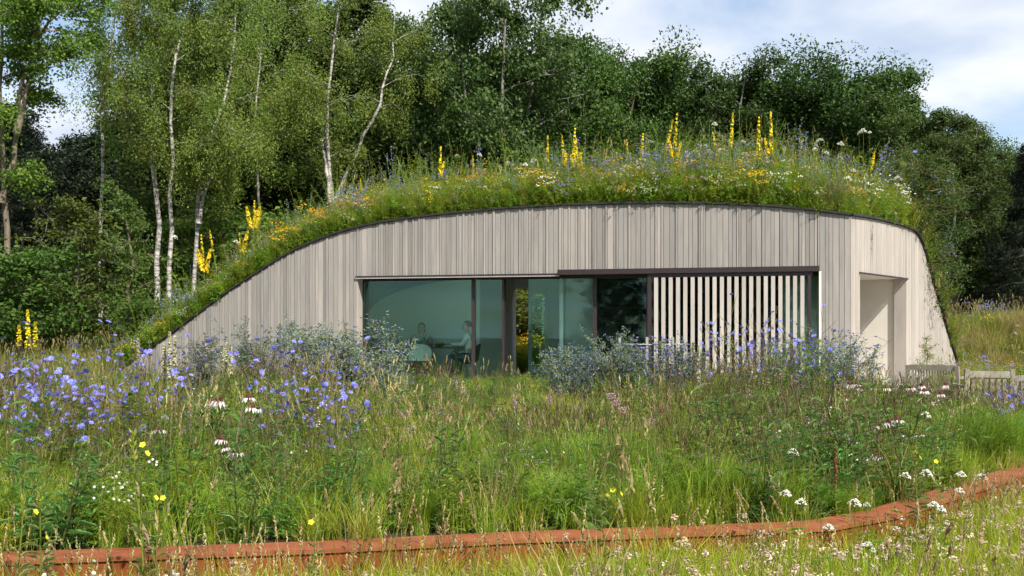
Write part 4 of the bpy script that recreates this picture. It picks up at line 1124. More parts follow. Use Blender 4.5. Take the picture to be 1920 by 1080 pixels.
K['r_spire'] = spire(0.75, 4, 'fl_holly'); K['r_grey'] = spire(0.7, 4, 'lf_holly')
K['r_red'] = mk(tuft(60, 0.40, 0.004, 0.12, 0.4, 'haze_grass', ['haze_grass', 'grass'], tuft(40, 0.28, 0.005, 0.12, 0.5, 'grass', ['haze_grass', 'grass'])), ['haze_grass', 'grass'])
K['mauve'] = herb(0.5, 8, 0.04, 0.009, 'lf_herb', 'stem_dark', ('fl_mauve', 7, 0.007, 0))
K['reddock'] = spire(0.6, 2, 'rust_stem', 'lf_herb')
K['white'] = herb(0.42, 8, 0.05, 0.014, 'lf_herb', 'stem', ('fl_white', 4, 0.009, 5))

def sample(n, x0, x1, y0, y1, seed):
    r = np.random.default_rng(seed)
    return r.uniform(x0, x1, n), r.uniform(y0, y1, n), r
def run_scatter(name, kinds, X, Y, Z, r, weights, scale, label, cat, tilt=0.12, sz=(0.8, 1.25)):
    """weights (n, len(kinds)) -> one kind for each point; scale (n,) is the height factor."""
    W = weights / weights.sum(1, keepdims=True); cdf = np.cumsum(W, 1)
    idx = (r.uniform(0, 1, (len(X), 1)) > cdf).sum(1).clip(0, len(kinds) - 1)
    n = len(X); s_ = scale * r.uniform(*sz, n)
    rot = np.stack([r.normal(0, tilt, n), r.normal(0, tilt, n), r.uniform(0, 6.283, n)], 1)
    scl = np.stack([s_ * r.uniform(0.85, 1.2, n), s_ * r.uniform(0.85, 1.2, n), s_], 1)
    return scatter(name, [K[k] for k in kinds], np.stack([X, Y, Z], 1), rot, scl, idx, label, cat)
def bump(px, D_, cx, cd, rx, rd): return np.exp(-((px - cx) / rx) ** 2 - ((D_ - cd) / rd) ** 2)

# --- the flower bed between the steel edge and the house
X, Y, r = sample(26000, -12, 13, 5.0, 22, 41)
b = Y - edge_y(X); s, v, w, v2 = house_coords(X, Y); px = HX + F * X / Y
keep = (np.abs(X) < 0.60 * Y + 0.4) & ~((w > -0.5) & (v2 > -2.6)) & (b > 0.27) & ((v < -1.95) | (s < S_TIP)) & ((v2 < -0.7) | (v < -0.5)) & (r.uniform(0, 1, len(X)) < np.interp(Y, [5, 9, 14, 22], [1, 0.9, 0.62, 0.5]))
keep &= ~((X > 6.6) & (Y > 15.0) & (Y < 21.5) & (r.uniform(0, 1, len(X)) < 0.75))
X, Y, px, b = X[keep], Y[keep], px[keep], b[keep]
kinds = ['fine', 'fine_b', 'seed', 'seed_b', 'dark', 'dark_b', 'herb', 'whorl', 'lime', 'molinia', 'gold', 'mauve', 'white', 'reddock']
W = np.zeros((len(X), len(kinds))); base = dict(fine=2.0, fine_b=2.0, seed=0.26, seed_b=0.10, dark=0.42, dark_b=0.25, herb=1.3, whorl=0.55, lime=0.35, molinia=0.55, gold=0.05, mauve=0.12, white=0.10, reddock=0.012)
for k, nm in enumerate(kinds): W[:, k] = base[nm]
ki = {k: i_ for i_, k in enumerate(kinds)}
W[:, ki['dark']] += 2.5 * bump(px, Y, 520, 7.0, 260, 1.2) + 3 * bump(px, Y, 1600, 8.2, 170, 1.5) + 0.8 * bump(px, Y, 200, 9, 200, 3)
W[:, ki['dark_b']] += 1.8 * bump(px, Y, 520, 6.6, 260, 0.9) + 2.5 * bump(px, Y, 1620, 7.6, 170, 1.2)
W[:, ki['mauve']] += 1.2 * bump(px, Y, 80, 7.5, 150, 1.5) + 0.5 * bump(px, Y, 650, 10, 150, 2) + 0.5 * bump(px, Y, 1500, 11, 160, 2)
W[:, ki['seed']] += 1.1 * bump(px, Y, 800, 9.0, 160, 2.2) + 0.5 * bump(px, Y, 1000, 7, 260, 1.2)
W[:, ki['lime']] += 16 * bump(px, Y, 1010, 13.0, 95, 2.6) + 3 * bump(px, Y, 870, 12, 90, 2.5) + 2 * bump(px, Y, 1150, 13.5, 60, 2)
W[:, ki['molinia']] += 5 * bump(px, Y, 1090, 8.2, 130, 1.4) + 4 * bump(px, Y, 1850, 14, 120, 3) + 2 * bump(px, Y, 1400, 10.5, 200, 1.5)
W[:, ki['whorl']] += 4.5 * bump(px, Y, 850, 12.5, 140, 2.5)
W[:, ki['herb']] += 2.5 * bump(px, Y, 1250, 13, 150, 3)
W[:, ki['gold']] += 2.5 * bump(px, Y, 180, 15, 130, 4) + 2.0 * bump(px, Y, 1320, 16.5, 60, 2)
hs = np.interp(px, [0, 200, 420, 640, 760, 950, 1200, 1400, 1650, 1750, 1920], [1.08, 1.08, 1.0, 1.0, 0.98, 0.84, 0.94, 1.05, 1.0, 0.92, 0.92])
hs *= np.interp(Y, [5.5, 6.5, 9, 14, 18, 22], [0.60, 0.72, 0.82, 0.82, 0.72, 0.66])
hs = np.where((Y > 15.5) & (px > 660) & (px < 1150), hs * 0.72, hs)
hs = np.where((px > 1650) & (Y > 9.3), hs * 0.80, hs)
hs = np.where((px < 430) & (Y > 11.5), hs * 0.75, hs)
run_scatter('bed_planting', kinds, X, Y, ground_z(X, Y) - 0.01, r, W, hs, 'dense mixed planting of grasses and leafy stems filling the flower bed', 'planting', 0.15, (0.55, 1.5))

# --- clover lawn in front of the edge
X, Y, r = sample(16000, -5, 8, 3.0, 12, 42)
b = Y - edge_y(X)
keep = (np.abs(X) < 0.60 * Y + 0.3) & (b < -0.06)
X, Y, b = X[keep], Y[keep], b[keep]; px = HX + F * X / Y
kinds = ['lawn', 'lawn_b', 'clover', 'clover_b', 'gold', 'seed', 'r_lemon', 'white']
W = np.tile(np.array([0.6, 3.6, 0.22, 0.22, 0.05, 0.03, 0.002, 0.012]), (len(X), 1))
W[:, 2:4] += (0.7 * sstep(px, 900, 1300))[:, None]; W[:, 0] += 0.6 * (px < 800)
hs = np.interp(b, [-3, -0.8, -0.06], [0.95, 1.08, 1.12]) * np.interp(px, [0, 700, 1100, 1700, 1920], [1.0, 1.02, 1.12, 1.1, 1.0])
run_scatter('clover_lawn', kinds, X, Y, ground_z(X, Y) - 0.01, r, W, hs, 'yellow-green clover lawn going to seed in front of the rusted edging', 'lawn', 0.16)

# --- rough meadow left of the house, bank on the right, ground behind
X, Y, r = sample(9000, -22, -4, 14, 36, 43)
s, v, w, v2 = house_coords(X, Y)
keep = (np.abs(X) < 0.60 * Y) & ((s < S_TIP - 0.1) | (v > 8)) & (X < -4)
X, Y = X[keep], Y[keep]
kinds = ['fine', 'fine_b', 'gold', 'seed', 'herb', 'r_lemon', 'white']
W = np.tile(np.array([1.0, 1.0, 0.9, 0.5, 0.6, 0.08, 0.08]), (len(X), 1))
run_scatter('left_meadow', kinds, X, Y, ground_z(X, Y) - 0.01, r, W, np.interp(Y, [14, 22, 27, 36], [0.7, 0.85, 1.3, 1.5]), 'rough golden green grass between the house and the birches', 'meadow')
X, Y, r = sample(9000, 6, 22, 16, 36, 44)
s, v, w, v2 = house_coords(X, Y)
keep = (np.abs(X) < 0.60 * Y + 1) & (((v2 < -0.15) & (w > W_END * 0.55)) | (w > W_END + 0.1)) & (X > 9)
X, Y = X[keep], Y[keep]
kinds = ['fine', 'fine_b', 'gold', 'seed', 'herb', 'r_lemon', 'white', 'r_blue']
W = np.tile(np.array([1.0, 1.0, 0.5, 0.4, 0.7, 0.10, 0.05, 0.1]), (len(X), 1))
W[:, 2] += 4 * np.exp(-((Y - 27) / 2.2) ** 2)
run_scatter('bank_grass', kinds, X, Y, ground_z(X, Y) - 0.01, r, W, np.full(len(X), 1.3), 'sunny golden grass on the bank to the right of the house', 'meadow')
X, Y, r = sample(2500, -6, 6, 29, 36, 45)
run_scatter('back_garden', ['herb', 'r_lemon', 'r_yellow', 'fine'], X, Y, ground_z(X, Y) - 0.01, r, np.tile(np.array([1.0, 0.8, 0.5, 0.5]), (len(X), 1)), np.interp(Y, [29, 36], [1.3, 2.4]), 'yellow flowering plants behind the house, seen through the garden door', 'planting')

# --- the planted roof
NR = 16000
rr_ = np.random.default_rng(46)
a_ = rr_.uniform(0, S_COR - S_TIP, NR); b_ = rr_.uniform(0.03, 1, NR) ** 1.35 * W_END * 0.92
a_ = np.concatenate([a_, rr_.uniform(0.0, 1, 2200) ** 1.6 * 5.0]); b_ = np.concatenate([b_, rr_.uniform(0.0, 1.0, 2200) * W_END])
# a thick fringe right behind the edging
a_ = np.concatenate([a_, rr_.uniform(0, S_COR - S_TIP, 2600)]); b_ = np.concatenate([b_, rr_.uniform(0.05, 0.55, 2600)])
X = C[0] - a_ * D1[0] + b_ * D2[0]; Y = C[1] - a_ * D1[1] + b_ * D2[1]; Z = roof_z(X, Y)
s, v, w, v2 = house_coords(X, Y); px = HX + F * X / Y
keep = (Z > 0.05) & (v > 0.06) & (v2 > 0.05)
X, Y, Z, px, v, v2, s, w = (q[keep] for q in (X, Y, Z, px, v, v2, s, w))
kinds = ['r_green', 'herb_b', 'r_yellow', 'r_lemon', 'r_white', 'r_pink', 'r_cream', 'r_blue', 'r_spire', 'r_grey', 'r_red', 'gold', 'fine', 'seed', 'r_tall']
W = np.tile(np.array([2.6, 2.6, 0.08, 0.18, 0.10, 0.03, 0.18, 0.03, 0.02, 0.12, 0.02, 0.07, 0.9, 0.06, 0.35]), (len(X), 1))
front = np.exp(-v / 0.5); W[:, 6] += 0.6 * front * (px > 1050); W[:, 2] += 0.4 * bump(px, v, 560, 0.5, 50, 0.4) + 0.2 * bump(px, v, 930, 0.8, 100, 0.4) + 0.6 * bump(px, v, 1380, 0.9, 45, 0.3) + 0.8 * bump(px, v, 1180, 0.9, 25, 0.4)
W[:, 5] += 1.0 * bump(px, v, 680, 0.7, 35, 0.5); W[:, 7] += 0.35 * bump(px, v, 1230, 2.2, 150, 1.4); W[:, 10] += 9 * bump(px, v, 1565, 0.6, 28, 0.7)
W[:, 4] += 0.4 * bump(px, v, 1590, 1.3, 90, 1.0); W[:, 11] += 2.5 * sstep(px, 1640, 1720); W[:, 8] += 0.06 * bump(px, v, 1130, 2.0, 160, 1.4)
hs = np.interp(v, [0, 0.25, 1.0, 3.0], [0.75, 1.05, 1.4, 1.6]) * np.interp(v2, [0, 0.3, 1.2], [0.62, 0.85, 1.0]) * np.interp(px, [200, 420, 700, 1000, 1400, 1700], [0.9, 0.8, 0.76, 0.80, 0.92, 0.88])
run_scatter('roof_meadow', kinds, X, Y, Z - 0.02, rr_, W, hs, 'flowering meadow covering the curved roof of the house', 'roof meadow', 0.24, (0.5, 1.7))

# ------------------------------------------------------------------ plants one can tell apart
def put(name, parts, loc, label, cat, group=None, rz=0.0, sc=1.0, tilt=(0, 0)):
    """parts: (part name, mesh, local position, local z turn, [sub-parts])."""
    t = empty(name, loc, rz, sc, tilt)
    for p in parts:
        o = obj(p[0], p[1], t)
        if len(p) > 2 and p[2] is not None: o.location = p[2]
        if len(p) > 3 and p[3] is not None: o.rotation_euler = p[3]
        for q in (p[4] if len(p) > 4 else []):
            c = obj(q[0], q[1], o)
            if len(q) > 2: c.location = q[2]
    return tag(t, label, cat, group)

# --- mulleins: leafy stem, one main spike, side spikes
def mullein_spike(h, r, n, seed, mat='fl_yellow', fl=0.024):
    global rng
    keep, rng = rng, np.random.default_rng(seed)
    mb = MB(); t = np.linspace(0, 1, 6)
    tubes(mb, np.stack([0 * t, 0 * t, t * h], 1), 0.009 * (1 - 0.6 * t), 5, 0)
    z = h * (rng.uniform(0.02, 1.0, n) ** 0.9 + 0.03 * np.sin(rng.uniform(0, 40, n))).clip(0, 1); a = rng.uniform(0, 6.283, n)
    rad = r * np.minimum(1, (1.06 - z / h) * 2.2) * rng.uniform(0.55, 1.15, n)
    pos = np.stack([np.cos(a) * rad, np.sin(a) * rad, z], 1)
    nn = unit(np.stack([np.cos(a), np.sin(a), rng.uniform(-0.2, 0.6, n)], 1))
    th = np.arange(5) * 6.283 / 5
    A_ = unit(np.cross(nn, [0, 0, 1])); B_ = np.cross(nn, A_)
    d = A_[:, None] * np.cos(th)[None, :, None] + B_[:, None] * np.sin(th)[None, :, None] + nn[:, None] * 0.3
    leaves(mb, np.repeat(pos, 5, 0), d.reshape(-1, 3), np.repeat(nn, 5, 0), fl, fl * 0.8, 1)
    nb = n // 2; zb = h * rng.uniform(0, 1.02, nb); ab = rng.uniform(0, 6.283, nb)
    spindles(mb, np.stack([np.cos(ab) * r * 0.5, np.sin(ab) * r * 0.5, zb], 1), (0, 0, 1), 0.025, 0.008, 2)
    me = mb.mesh('flower_spike', [M['stem'], M[mat], M['lf_mullein']])
    rng = keep
    return me
def mullein_leaves(h, n, seed, L=0.22):
    global rng
    keep, rng = rng, np.random.default_rng(seed)
    mb = MB(); t = np.linspace(0, 1, 6)
    tubes(mb, np.stack([0.01 * np.sin(t * 5), 0 * t, t * h], 1), 0.014 * (1 - 0.4 * t), 6, 0)
    z = h * rng.uniform(0, 0.95, n) ** 1.5; a = rng.uniform(0, 6.283, n)
    sz = (1.1 - 0.75 * z / h) * rng.uniform(0.75, 1.2, n)
    d = np.stack([np.cos(a), np.sin(a), 0.35 + 0.8 * z / h], 1)
    leaves(mb, np.stack([0 * z, 0 * z, z], 1), d, (0, 0, 1), L * sz, L * 0.36 * sz, 1, 0.3)
    rng = keep
    return mb.mesh('leafy_stem', [M['stem'], M['lf_mullein']])
MU = [mullein_spike(0.62, 0.030, 66, 51, fl=0.021), mullein_spike(0.5, 0.026, 44, 52, fl=0.021), mullein_spike(0.75, 0.033, 84, 53, fl=0.021)]
MU_S = [mullein_spike(0.32, 0.026, 60, 54), mullein_spike(0.24, 0.024, 46, 55)]
MU_L = [mullein_leaves(0.9, 34, 56), mullein_leaves(0.7, 30, 57)]
def on_roof(x, back):
    """Point on the planted roof seen at column x, back metres behind the wall."""
    s_ = s_pxo(x, -back); p = on1(s_, -back)
    return p[0], p[1], float(roof_z(p[0], p[1]))
# x, top row, bottom row of the yellow, metres behind the wall, lean, number of side spikes, label
mull = [
    (676, 342, 364, 0.9, 0.0, 0, 'small yellow mullein spike where the roof starts to level out'),
    (821, 277, 332, 1.2, 0.0, 1, 'yellow mullein standing alone left of the towering middle tree'),
    (892, 296, 326, 1.4, 0.02, 0, 'slim yellow mullein under the stems of the towering middle tree'),
    (1006, 315, 335, 0.6, 0.0, 0, 'shortest yellow mullein low in the roof meadow'),
    (1025, 258, 312, 1.0, 0.0, 0, 'slender yellow mullein just left of the dense cluster'),
    (1061, 255, 314, 1.0, 0.0, 2, 'shorter left spike in the dense cluster of mulleins'),
    (1070, 243, 316, 1.1, 0.0, 2, 'tallest middle spike in the dense cluster of mulleins'),
    (1083, 265, 318, 1.0, 0.0, 2, 'right spike in the dense cluster of mulleins'),
    (1100, 285, 318, 1.0, -0.28, 0, 'bent green-yellow mullein leaning away right of the dense cluster'),
    (1197, 254, 306, 1.2, 0.0, 0, 'straight yellow mullein right of a pale budding one'),
    (1182, 272, 285, 1.4, 0.0, 0, 'pale budding mullein beside a straight yellow one'),
    (1236, 223, 284, 1.6, 0.22, 1, 'yellow mullein leaning towards its bushy neighbour'),
    (1259, 217, 298, 1.0, 0.03, 4, 'bushy many-spiked yellow mullein near the roof crest'),
    (1354, 247, 276, 1.3, -0.1, 0, 'short left mullein of the pair near the crest'),
    (1363, 215, 278, 1.3, 0.02, 1, 'tall right mullein of the pair near the crest'),
    (1421, 221, 298, 0.5, 0.03, 0, 'tall yellow mullein with a large leaf rosette at the roof edge'),
    (1449, 214, 292, 1.0, 0.03, 1, 'rightmost of the tall mulleins on the crest'),
    (1626, 293, 322, 1.2, 0.1, 0, 'lone yellow mullein above the white umbels near the corner'),
    (478, 378, 432, 0.9, 0.03, 4, 'largest bushy yellow mullein on the left slope of the roof'),
    (452, 439, 478, 0.8, 0.0, 1, 'narrow yellow mullein right below the largest bushy one'),
    (404, 430, 474, 1.3, -0.22, 0, 'leaning yellow mullein on the lower roof slope'),
    (388, 443, 512, 1.0, 0.0, 4, 'clump-forming yellow mullein lowest on the roof slope'),
]
for k, (x, ty, by, back, lean, ns, lab) in enumerate(mull):
    X, Y, Z = on_roof(x - lean * 60, back)
    zt, zb = z_at(ty, Y), z_at(by, Y)
    mi = k % 3; sp = MU[mi]; h0 = (0.62, 0.5, 0.75)[mi]
    sh_ = (zt - zb)
    stem_h = max(0.25, zb - Z + 0.05); li = k % 2
    parts = []
    t = empty('mullein_plant', (X, Y, Z - 0.03), k * 1.3, 1.0, (0, 0))
    t.rotation_euler = (0.05 * math.sin(k * 3.7), lean + 0.06 * math.sin(k * 2.3), 0)
    o = obj('leafy_stem', MU_L[li], t); o.scale = (1, 1, stem_h / (0.9, 0.7)[li]); o.rotation_euler[2] = k * 1.1
    o = obj('flower_spike', sp, t); o.location = (0, 0, stem_h); fz = max(0.5, sh_ / h0); o.scale = (min(1.2, 0.5 + 0.4 * fz),) * 2 + (fz,)
    for q in range(ns):
        a = q * 2.2 + k; o = obj('side_spike', MU_S[q % 2], t)
        o.location = (0.05 * math.cos(a), 0.03 * math.sin(a), stem_h - 0.02 + 0.03 * (q % 2)); o.rotation_euler = (0, 0.26 * math.cos(a), 0); o.scale = (1.0, 1.0, 1.1) if x > 500 else (1.5, 1.5, 1.7)
    tag(t, lab, 'mullein', 'yellow mulleins on the roof')
# the three-spiked one in the left meadow
Xm, Ym = (52 - HX) * 17 / F, 17.0; gz = float(ground_z(Xm, Ym))
t = empty('mullein_plant', (Xm, Ym, gz), 0.4)
o = obj('leafy_stem', MU_L[0], t); o.scale = (1, 1, 0.95)
for dx, tp, bt in ((0, 582, 655), (-0.14, 610, 652), (0.12, 604, 655)):
    o = obj('flower_spike', MU[2], t); z0 = z_at(bt, Ym) - gz; o.location = (dx * math.cos(0.4), -dx * math.sin(0.4), z0); o.scale = (1.1, 1.1, (z_at(tp, Ym) - gz - z0) / 0.75)
tag(t, 'three-spiked yellow mullein standing in the blue flowers by the left border', 'mullein')

# --- coneflowers: dark stem, drooping petals, cone
def cone_head(seed, droop, n=13, rad=0.052):
    global rng
    keep, rng = rng, np.random.default_rng(seed)
    mb = MB(); th = np.arange(n) * 6.283 / n + rng.normal(0, 0.08, n)
    d = np.stack([np.cos(th), np.sin(th), -droop + rng.normal(0, 0.12, n)], 1)
    pos = np.stack([np.cos(th) * 0.012, np.sin(th) * 0.012, 0 * th], 1)
    leaves(mb, pos, d, np.stack([0.4 * np.cos(th), 0.4 * np.sin(th), 1 + 0 * th], 1), rad * rng.uniform(0.85, 1.15, n), 0.016, 0, 0.18)
    rng = keep
    return mb.mesh('petals', M['petal'])
PET = [cone_head(61, 0.75), cone_head(62, 1.1), cone_head(63, 0.45)]
mb = MB(); sphere_mesh(mb, (0, 0, 0.006), (0.019, 0.019, 0.017), 10, 7)
nsp = 46; d_ = rand_dirs(nsp, 0.9); spindles(mb, d_ * [0.019, 0.019, 0.017] + [0, 0, 0.006], d_, 0.009, 0.002)
CONE = mb.mesh('cone', M['cone'])
def cone_stem(h):
    mb = MB(); t = np.linspace(0, 1, 7)
    P = np.stack([0.03 * np.sin(t * 2.2), 0.015 * np.sin(t * 3.1), t * h], 1); P[-1, :2] = 0; P[:, :2] *= (1 - t)[:, None] * 1.6
    tubes(mb, P, 0.0042 - 0.0012 * t, 5, 0)
    n = 12; z = h * rng.uniform(0.0, 0.55, n); a = rng.uniform(0, 6.283, n)
    leaves(mb, np.stack([0 * z, 0 * z, z], 1), np.stack([np.cos(a), np.sin(a), 0.9 + 0 * a], 1), (0, 0, 1), rng.uniform(0.12, 0.2, n), 0.026, 1, 0.3)
    return mb.mesh('stem', [M['stem_dark'], M['lf_lance']])
CST = {h: cone_stem(h) for h in (0.45, 0.6, 0.75, 0.9)}
cones = [
    (410, 750, 8.0, 'large white and pink coneflower in front of the grey bush left of the glass', 1.3), (396, 753, 8.1, 'white coneflower touching the large one, left of it', 1.0),
    (466, 745, 8.2, 'white coneflower with a dark cone right of the large pair', 1.0), (472, 763, 7.9, 'pink-centred coneflower just below the dark-coned white one', 1.0), (484, 765, 8.2, 'small half-hidden coneflower right of the pink-centred one', 0.7),
    (297, 806, 7.6, 'coneflower with thin drooping pink petals below the blue flowers', 0.95), (415, 823, 7.2, 'white coneflower low among the stems under the large pair', 0.9), (424, 838, 7.1, 'pale faded coneflower just under the low white one', 0.7), (442, 849, 7.0, 'ragged pink coneflower lowest of the left ones', 1.0),
    (1682, 786, 8.8, 'brightest pink and white coneflower, topmost of the cluster near the rusted corner', 1.35), (1666, 791, 8.7, 'white coneflower left of the brightest one', 1.0), (1637, 799, 8.5, 'wide drooping pink coneflower in the right cluster', 1.25), (1620, 809, 8.4, 'small pale coneflower left under the wide drooping one', 0.8),
    (1690, 811, 8.5, 'white coneflower below the brightest one', 0.95), (1722, 815, 8.5, 'coneflower with hanging white petals rightmost in the right cluster', 1.0), (1607, 823, 8.2, 'coneflower leftmost in the right cluster', 1.0), (1578, 852, 7.8, 'small white coneflower low left of the right cluster', 0.7), (1593, 851, 7.8, 'small pale coneflower low beside the other small white one', 0.7), (1645, 853, 7.7, 'faded brownish coneflower low under the right cluster', 1.0),
    (1728, 722, 12.5, 'white coneflower in front of the bench slats, higher one', 1.0), (1733, 733, 12.0, 'white coneflower in front of the bench, lower one', 1.1), (1764, 738, 12.0, 'white coneflower right below the bench seat', 1.0), (1773, 721, 12.5, 'dark-coned coneflower at the right end of the bench back', 1.0), (1708, 727, 12.0, 'dark-coned coneflower left of the bench', 1.0),
    (1663, 727, 12.2, 'dark-coned coneflower before the porch opening', 1.0), (1593, 719, 12.0, 'white coneflower below the blue bush, left one', 1.1), (1606, 720, 12.2, 'white coneflower below the blue bush, upper right one', 1.1), (1612, 728, 12.0, 'white coneflower below the blue bush, lower right one', 0.9), (1750, 752, 11.5, 'pale coneflower below the bench among grass tops', 0.9), (1734, 735, 12.8, 'small coneflower close behind the lower white one at the bench', 0.9),
]
for k, (x, y, Dd, lab, sz) in enumerate(cones):
    X = (x - HX) * Dd / F; gz = float(ground_z(X, Dd)); zt = z_at(y, Dd)
    h = zt - gz; hk = min(CST, key=lambda q: abs(q - h))
    t = empty('coneflower_plant', (X, Dd, gz), k * 0.9)
    o = obj('stem', CST[hk], t); o.scale = (1, 1, h / hk)
    o = obj('flower_head', PET[k % 3], t); o.location = (0, 0, h); o.rotation_euler = (0.15 * math.sin(k * 1.7), 0.15 * math.cos(k * 2.3), k); o.scale = (sz * 1.15,) * 3
    obj('cone', CONE, o)
    tag(t, lab, 'coneflower', 'coneflowers in the bed')

# --- blue chicory: wiry stems with open flowers, each flower a part
def chicory(seed, h, n_st, n_fl):
    global rng
    keep, rng = rng, np.random.default_rng(seed)
    mb = MB()
    P = stalks(mb, n_st, h, 0.08, 0.4, 0.004, 0, K=6, hv=0.15)
    # side branches
    nb = n_st * 6
    i_ = rng.integers(0, n_st, nb); t = rng.uniform(0.35, 0.95, nb); k_ = t * 5; a = np.minimum(k_.astype(int), 4); f = (k_ - a)[:, None]
    b0 = P[i_, a] * (1 - f) + P[i_, a + 1] * f
    d = rand_dirs(nb); d[:, 2] = np.abs(d[:, 2]) + 0.5; L_ = rng.uniform(0.08, 0.26, nb)[:, None] * (1.2 - t[:, None] * 0.6)
    tubes(mb, np.stack([b0, b0 + d * L_ * 0.5, b0 + d * L_ + [0, 0, 0.02]], 1), np.tile([[0.0026, 0.002, 0.0014]], (nb, 1)), 3, 0)
    tips = np.concatenate([b0 + d * L_, b0 + d * L_ * 0.6, P[:, -1]])
    spindles(mb, b0 + d * L_ * rng.uniform(0.2, 1, (nb, 1)), d, 0.016, 0.0035, 1)
    on_stalk_leaves(mb, P, 9, 0.09, 0.014, 1, 0.02, 0.6)
    me = mb.mesh('stems', [M['stem_brown'], M['lf_herb']])
    pos = tips[rng.permutation(len(tips))[:n_fl]]
    rots = [(rng.normal(0.6, 0.5), rng.normal(0, 0.5), rng.uniform(0, 6)) for _ in range(n_fl)]
    rng = keep
    return me, pos, rots
def open_flower(rad, n, mat, centre=None, cup=0.18):
    mb = MB(); th = np.arange(n) * 6.283 / n
    for lay in range(2):
        q = th + lay * 3.14 / n
        leaves(mb, np.stack([np.cos(q) * 0.002, np.sin(q) * 0.002, 0 * q], 1), np.stack([np.cos(q), np.sin(q), cup + 0.25 * lay + 0 * q], 1), (0, 0, 1), rad * (1 - 0.2 * lay), rad * 6.5 / n * 0.7, 0, 0.0)
    spindles(mb, np.array([[0, 0, 0.003]]), (0, 0, 1), 0.008, 0.003, 1)
    return mb.mesh('flower', [M[mat], M[centre or mat]])
CH_F = open_flower(0.019, 9, 'fl_blue', 'fl_holly')
CH = [chicory(71, 0.95, 4, 24), chicory(72, 0.85, 5, 28), chicory(73, 1.05, 3, 20)]
chic = []   # x, D, height of the flower top row, flowers kept
rc = random.Random(5)
for x in (8, 45, 85, 120, 160, 200, 240, 285, 325): chic.append((x, rc.uniform(8.0, 10.5), rc.uniform(632, 680), 'left drift'))
for x in (5, 25, 48, 70, 92, 110, 135, 150, 180, 205, 230, 255, 310): chic.append((x, rc.uniform(7.2, 8.6), rc.uniform(675, 735), 'left drift'))
for x in (505, 535, 565, 590, 615, 640): chic.append((x, rc.uniform(8.4, 10.0), rc.uniform(655, 695), 'drift before the window'))
for x in (520, 560, 600, 635): chic.append((x, rc.uniform(7.6, 8.8), rc.uniform(720, 760), 'drift before the window'))
for x in (1345, 1370, 1390, 1405, 1420, 1440, 1455, 1470, 1490, 1510, 1530): chic.append((x, rc.uniform(12.5, 15), rc.uniform(590, 640), 'drift before the slatted shutter'))
for x in (1885, 1905, 1922): chic.append((x, rc.uniform(9.5, 11), rc.uniform(705, 740), 'drift at the right border'))
seq = {}
for k, (x, Dd, ty, zone) in enumerate(chic):
    me, pos, rots = CH[k % 3]; h0 = (0.95, 0.85, 1.05)[k % 3]
    X = (x - HX) * Dd / F; gz = float(ground_z(X, Dd)); sc_ = (z_at(ty, Dd) - gz) / h0
    sc_ = max(0.6, min(sc_, 1.6))
    t = empty('chicory_plant', (X, Dd, gz - 0.02), k * 1.7, 1.0)
    o = obj('stems', me, t); o.scale = (sc_,) * 3
    nk = len(pos) if Dd < 12 else len(pos) - 4
    for q in range(nk):
        f = obj('flower', CH_F, t); f.location = Vector(pos[q]) * sc_; f.rotation_euler = rots[q]; f.scale = ((1.2 if Dd < 12 else 1.45) * (0.55 + 0.75 * ((q * 37 + k * 11) % 10) / 10),) * 3
    seq.setdefault(zone, []).append((x, ty, t))
for zone, rows in seq.items():
    rows.sort(key=lambda q: q[0])
    for k, (x, ty, t) in enumerate(rows):
        tag(t, 'blue-flowered chicory in the %s, %s from its left end' % (zone, ORD[k]), 'chicory', 'blue chicory ' + zone)

# --- silver-blue sea holly and sage bushes
def holly(seed, h, R, n_st, mats, fl_n, leaf=0.038, cover=1.0):
    global rng
    keep, rng = rng, np.random.default_rng(seed)
    mb = MB(); fb = MB()
    P = stalks(mb, n_st, h, R * 0.35, 0.6, 0.004, 0, K=5, hv=0.22)
    nb = n_st * 30
    i_ = rng.integers(0, n_st, nb); t = rng.uniform(0.2, 1.0, nb); k_ = t * 4; a = np.minimum(k_.astype(int), 3); f = (k_ - a)[:, None]
    b0 = P[i_, a] * (1 - f) + P[i_, a + 1] * f
    d = rand_dirs(nb, 0.6); L_ = rng.uniform(0.05, 0.2, nb)[:, None] * R * 2
    tubes(mb, np.stack([b0, b0 + d * L_], 1), np.tile([[0.0022, 0.0014]], (nb, 1)), 3, 0)
    tip = b0 + d * L_
    m = int(nb * 10 * cover); ii = rng.integers(0, nb, m)
    pos = tip[ii] + rng.normal(0, 0.018, (m, 3)) - d[ii] * L_[ii] * rng.uniform(0, 0.8, (m, 1))
    leaves(mb, pos, rand_dirs(m, 0.2), rand_dirs(m, 0.6), leaf * rng.uniform(0.6, 1.3, m), leaf * 0.38, 1, 0.1)
    ff = rng.permutation(nb)[:fl_n]
    spindles(fb, tip[ff], (0, 0, 1), 0.024, 0.0095, 0)
    n5 = len(ff); th = np.arange(6) * 6.283 / 6
    dd = np.stack([np.cos(th), np.sin(th), 0.2 + 0 * th], 1)
    leaves(fb, np.repeat(tip[ff], 6, 0), np.tile(dd, (n5, 1)), (0, 0, 1), 0.026, 0.006, 0)
    out = mb.mesh('foliage', [M['stem'], M[mats[0]]]), fb.mesh('flower_heads', M[mats[1]])
    rng = keep
    return out
HO = [holly(81, 0.85, 0.40, 16, ('lf_holly', 'fl_holly'), 240), holly(82, 0.8, 0.42, 18, ('lf_holly', 'fl_holly'), 170), holly(83, 0.75, 0.40, 18, ('lf_holly', 'fl_sage'), 520, 0.034, 0.6)]
SA = [holly(84, 0.9, 0.42, 18, ('lf_herb', 'fl_sage'), 520, 0.03, 0.5), holly(85, 0.8, 0.40, 16, ('lf_holly', 'fl_sage'), 480, 0.028, 0.4)]
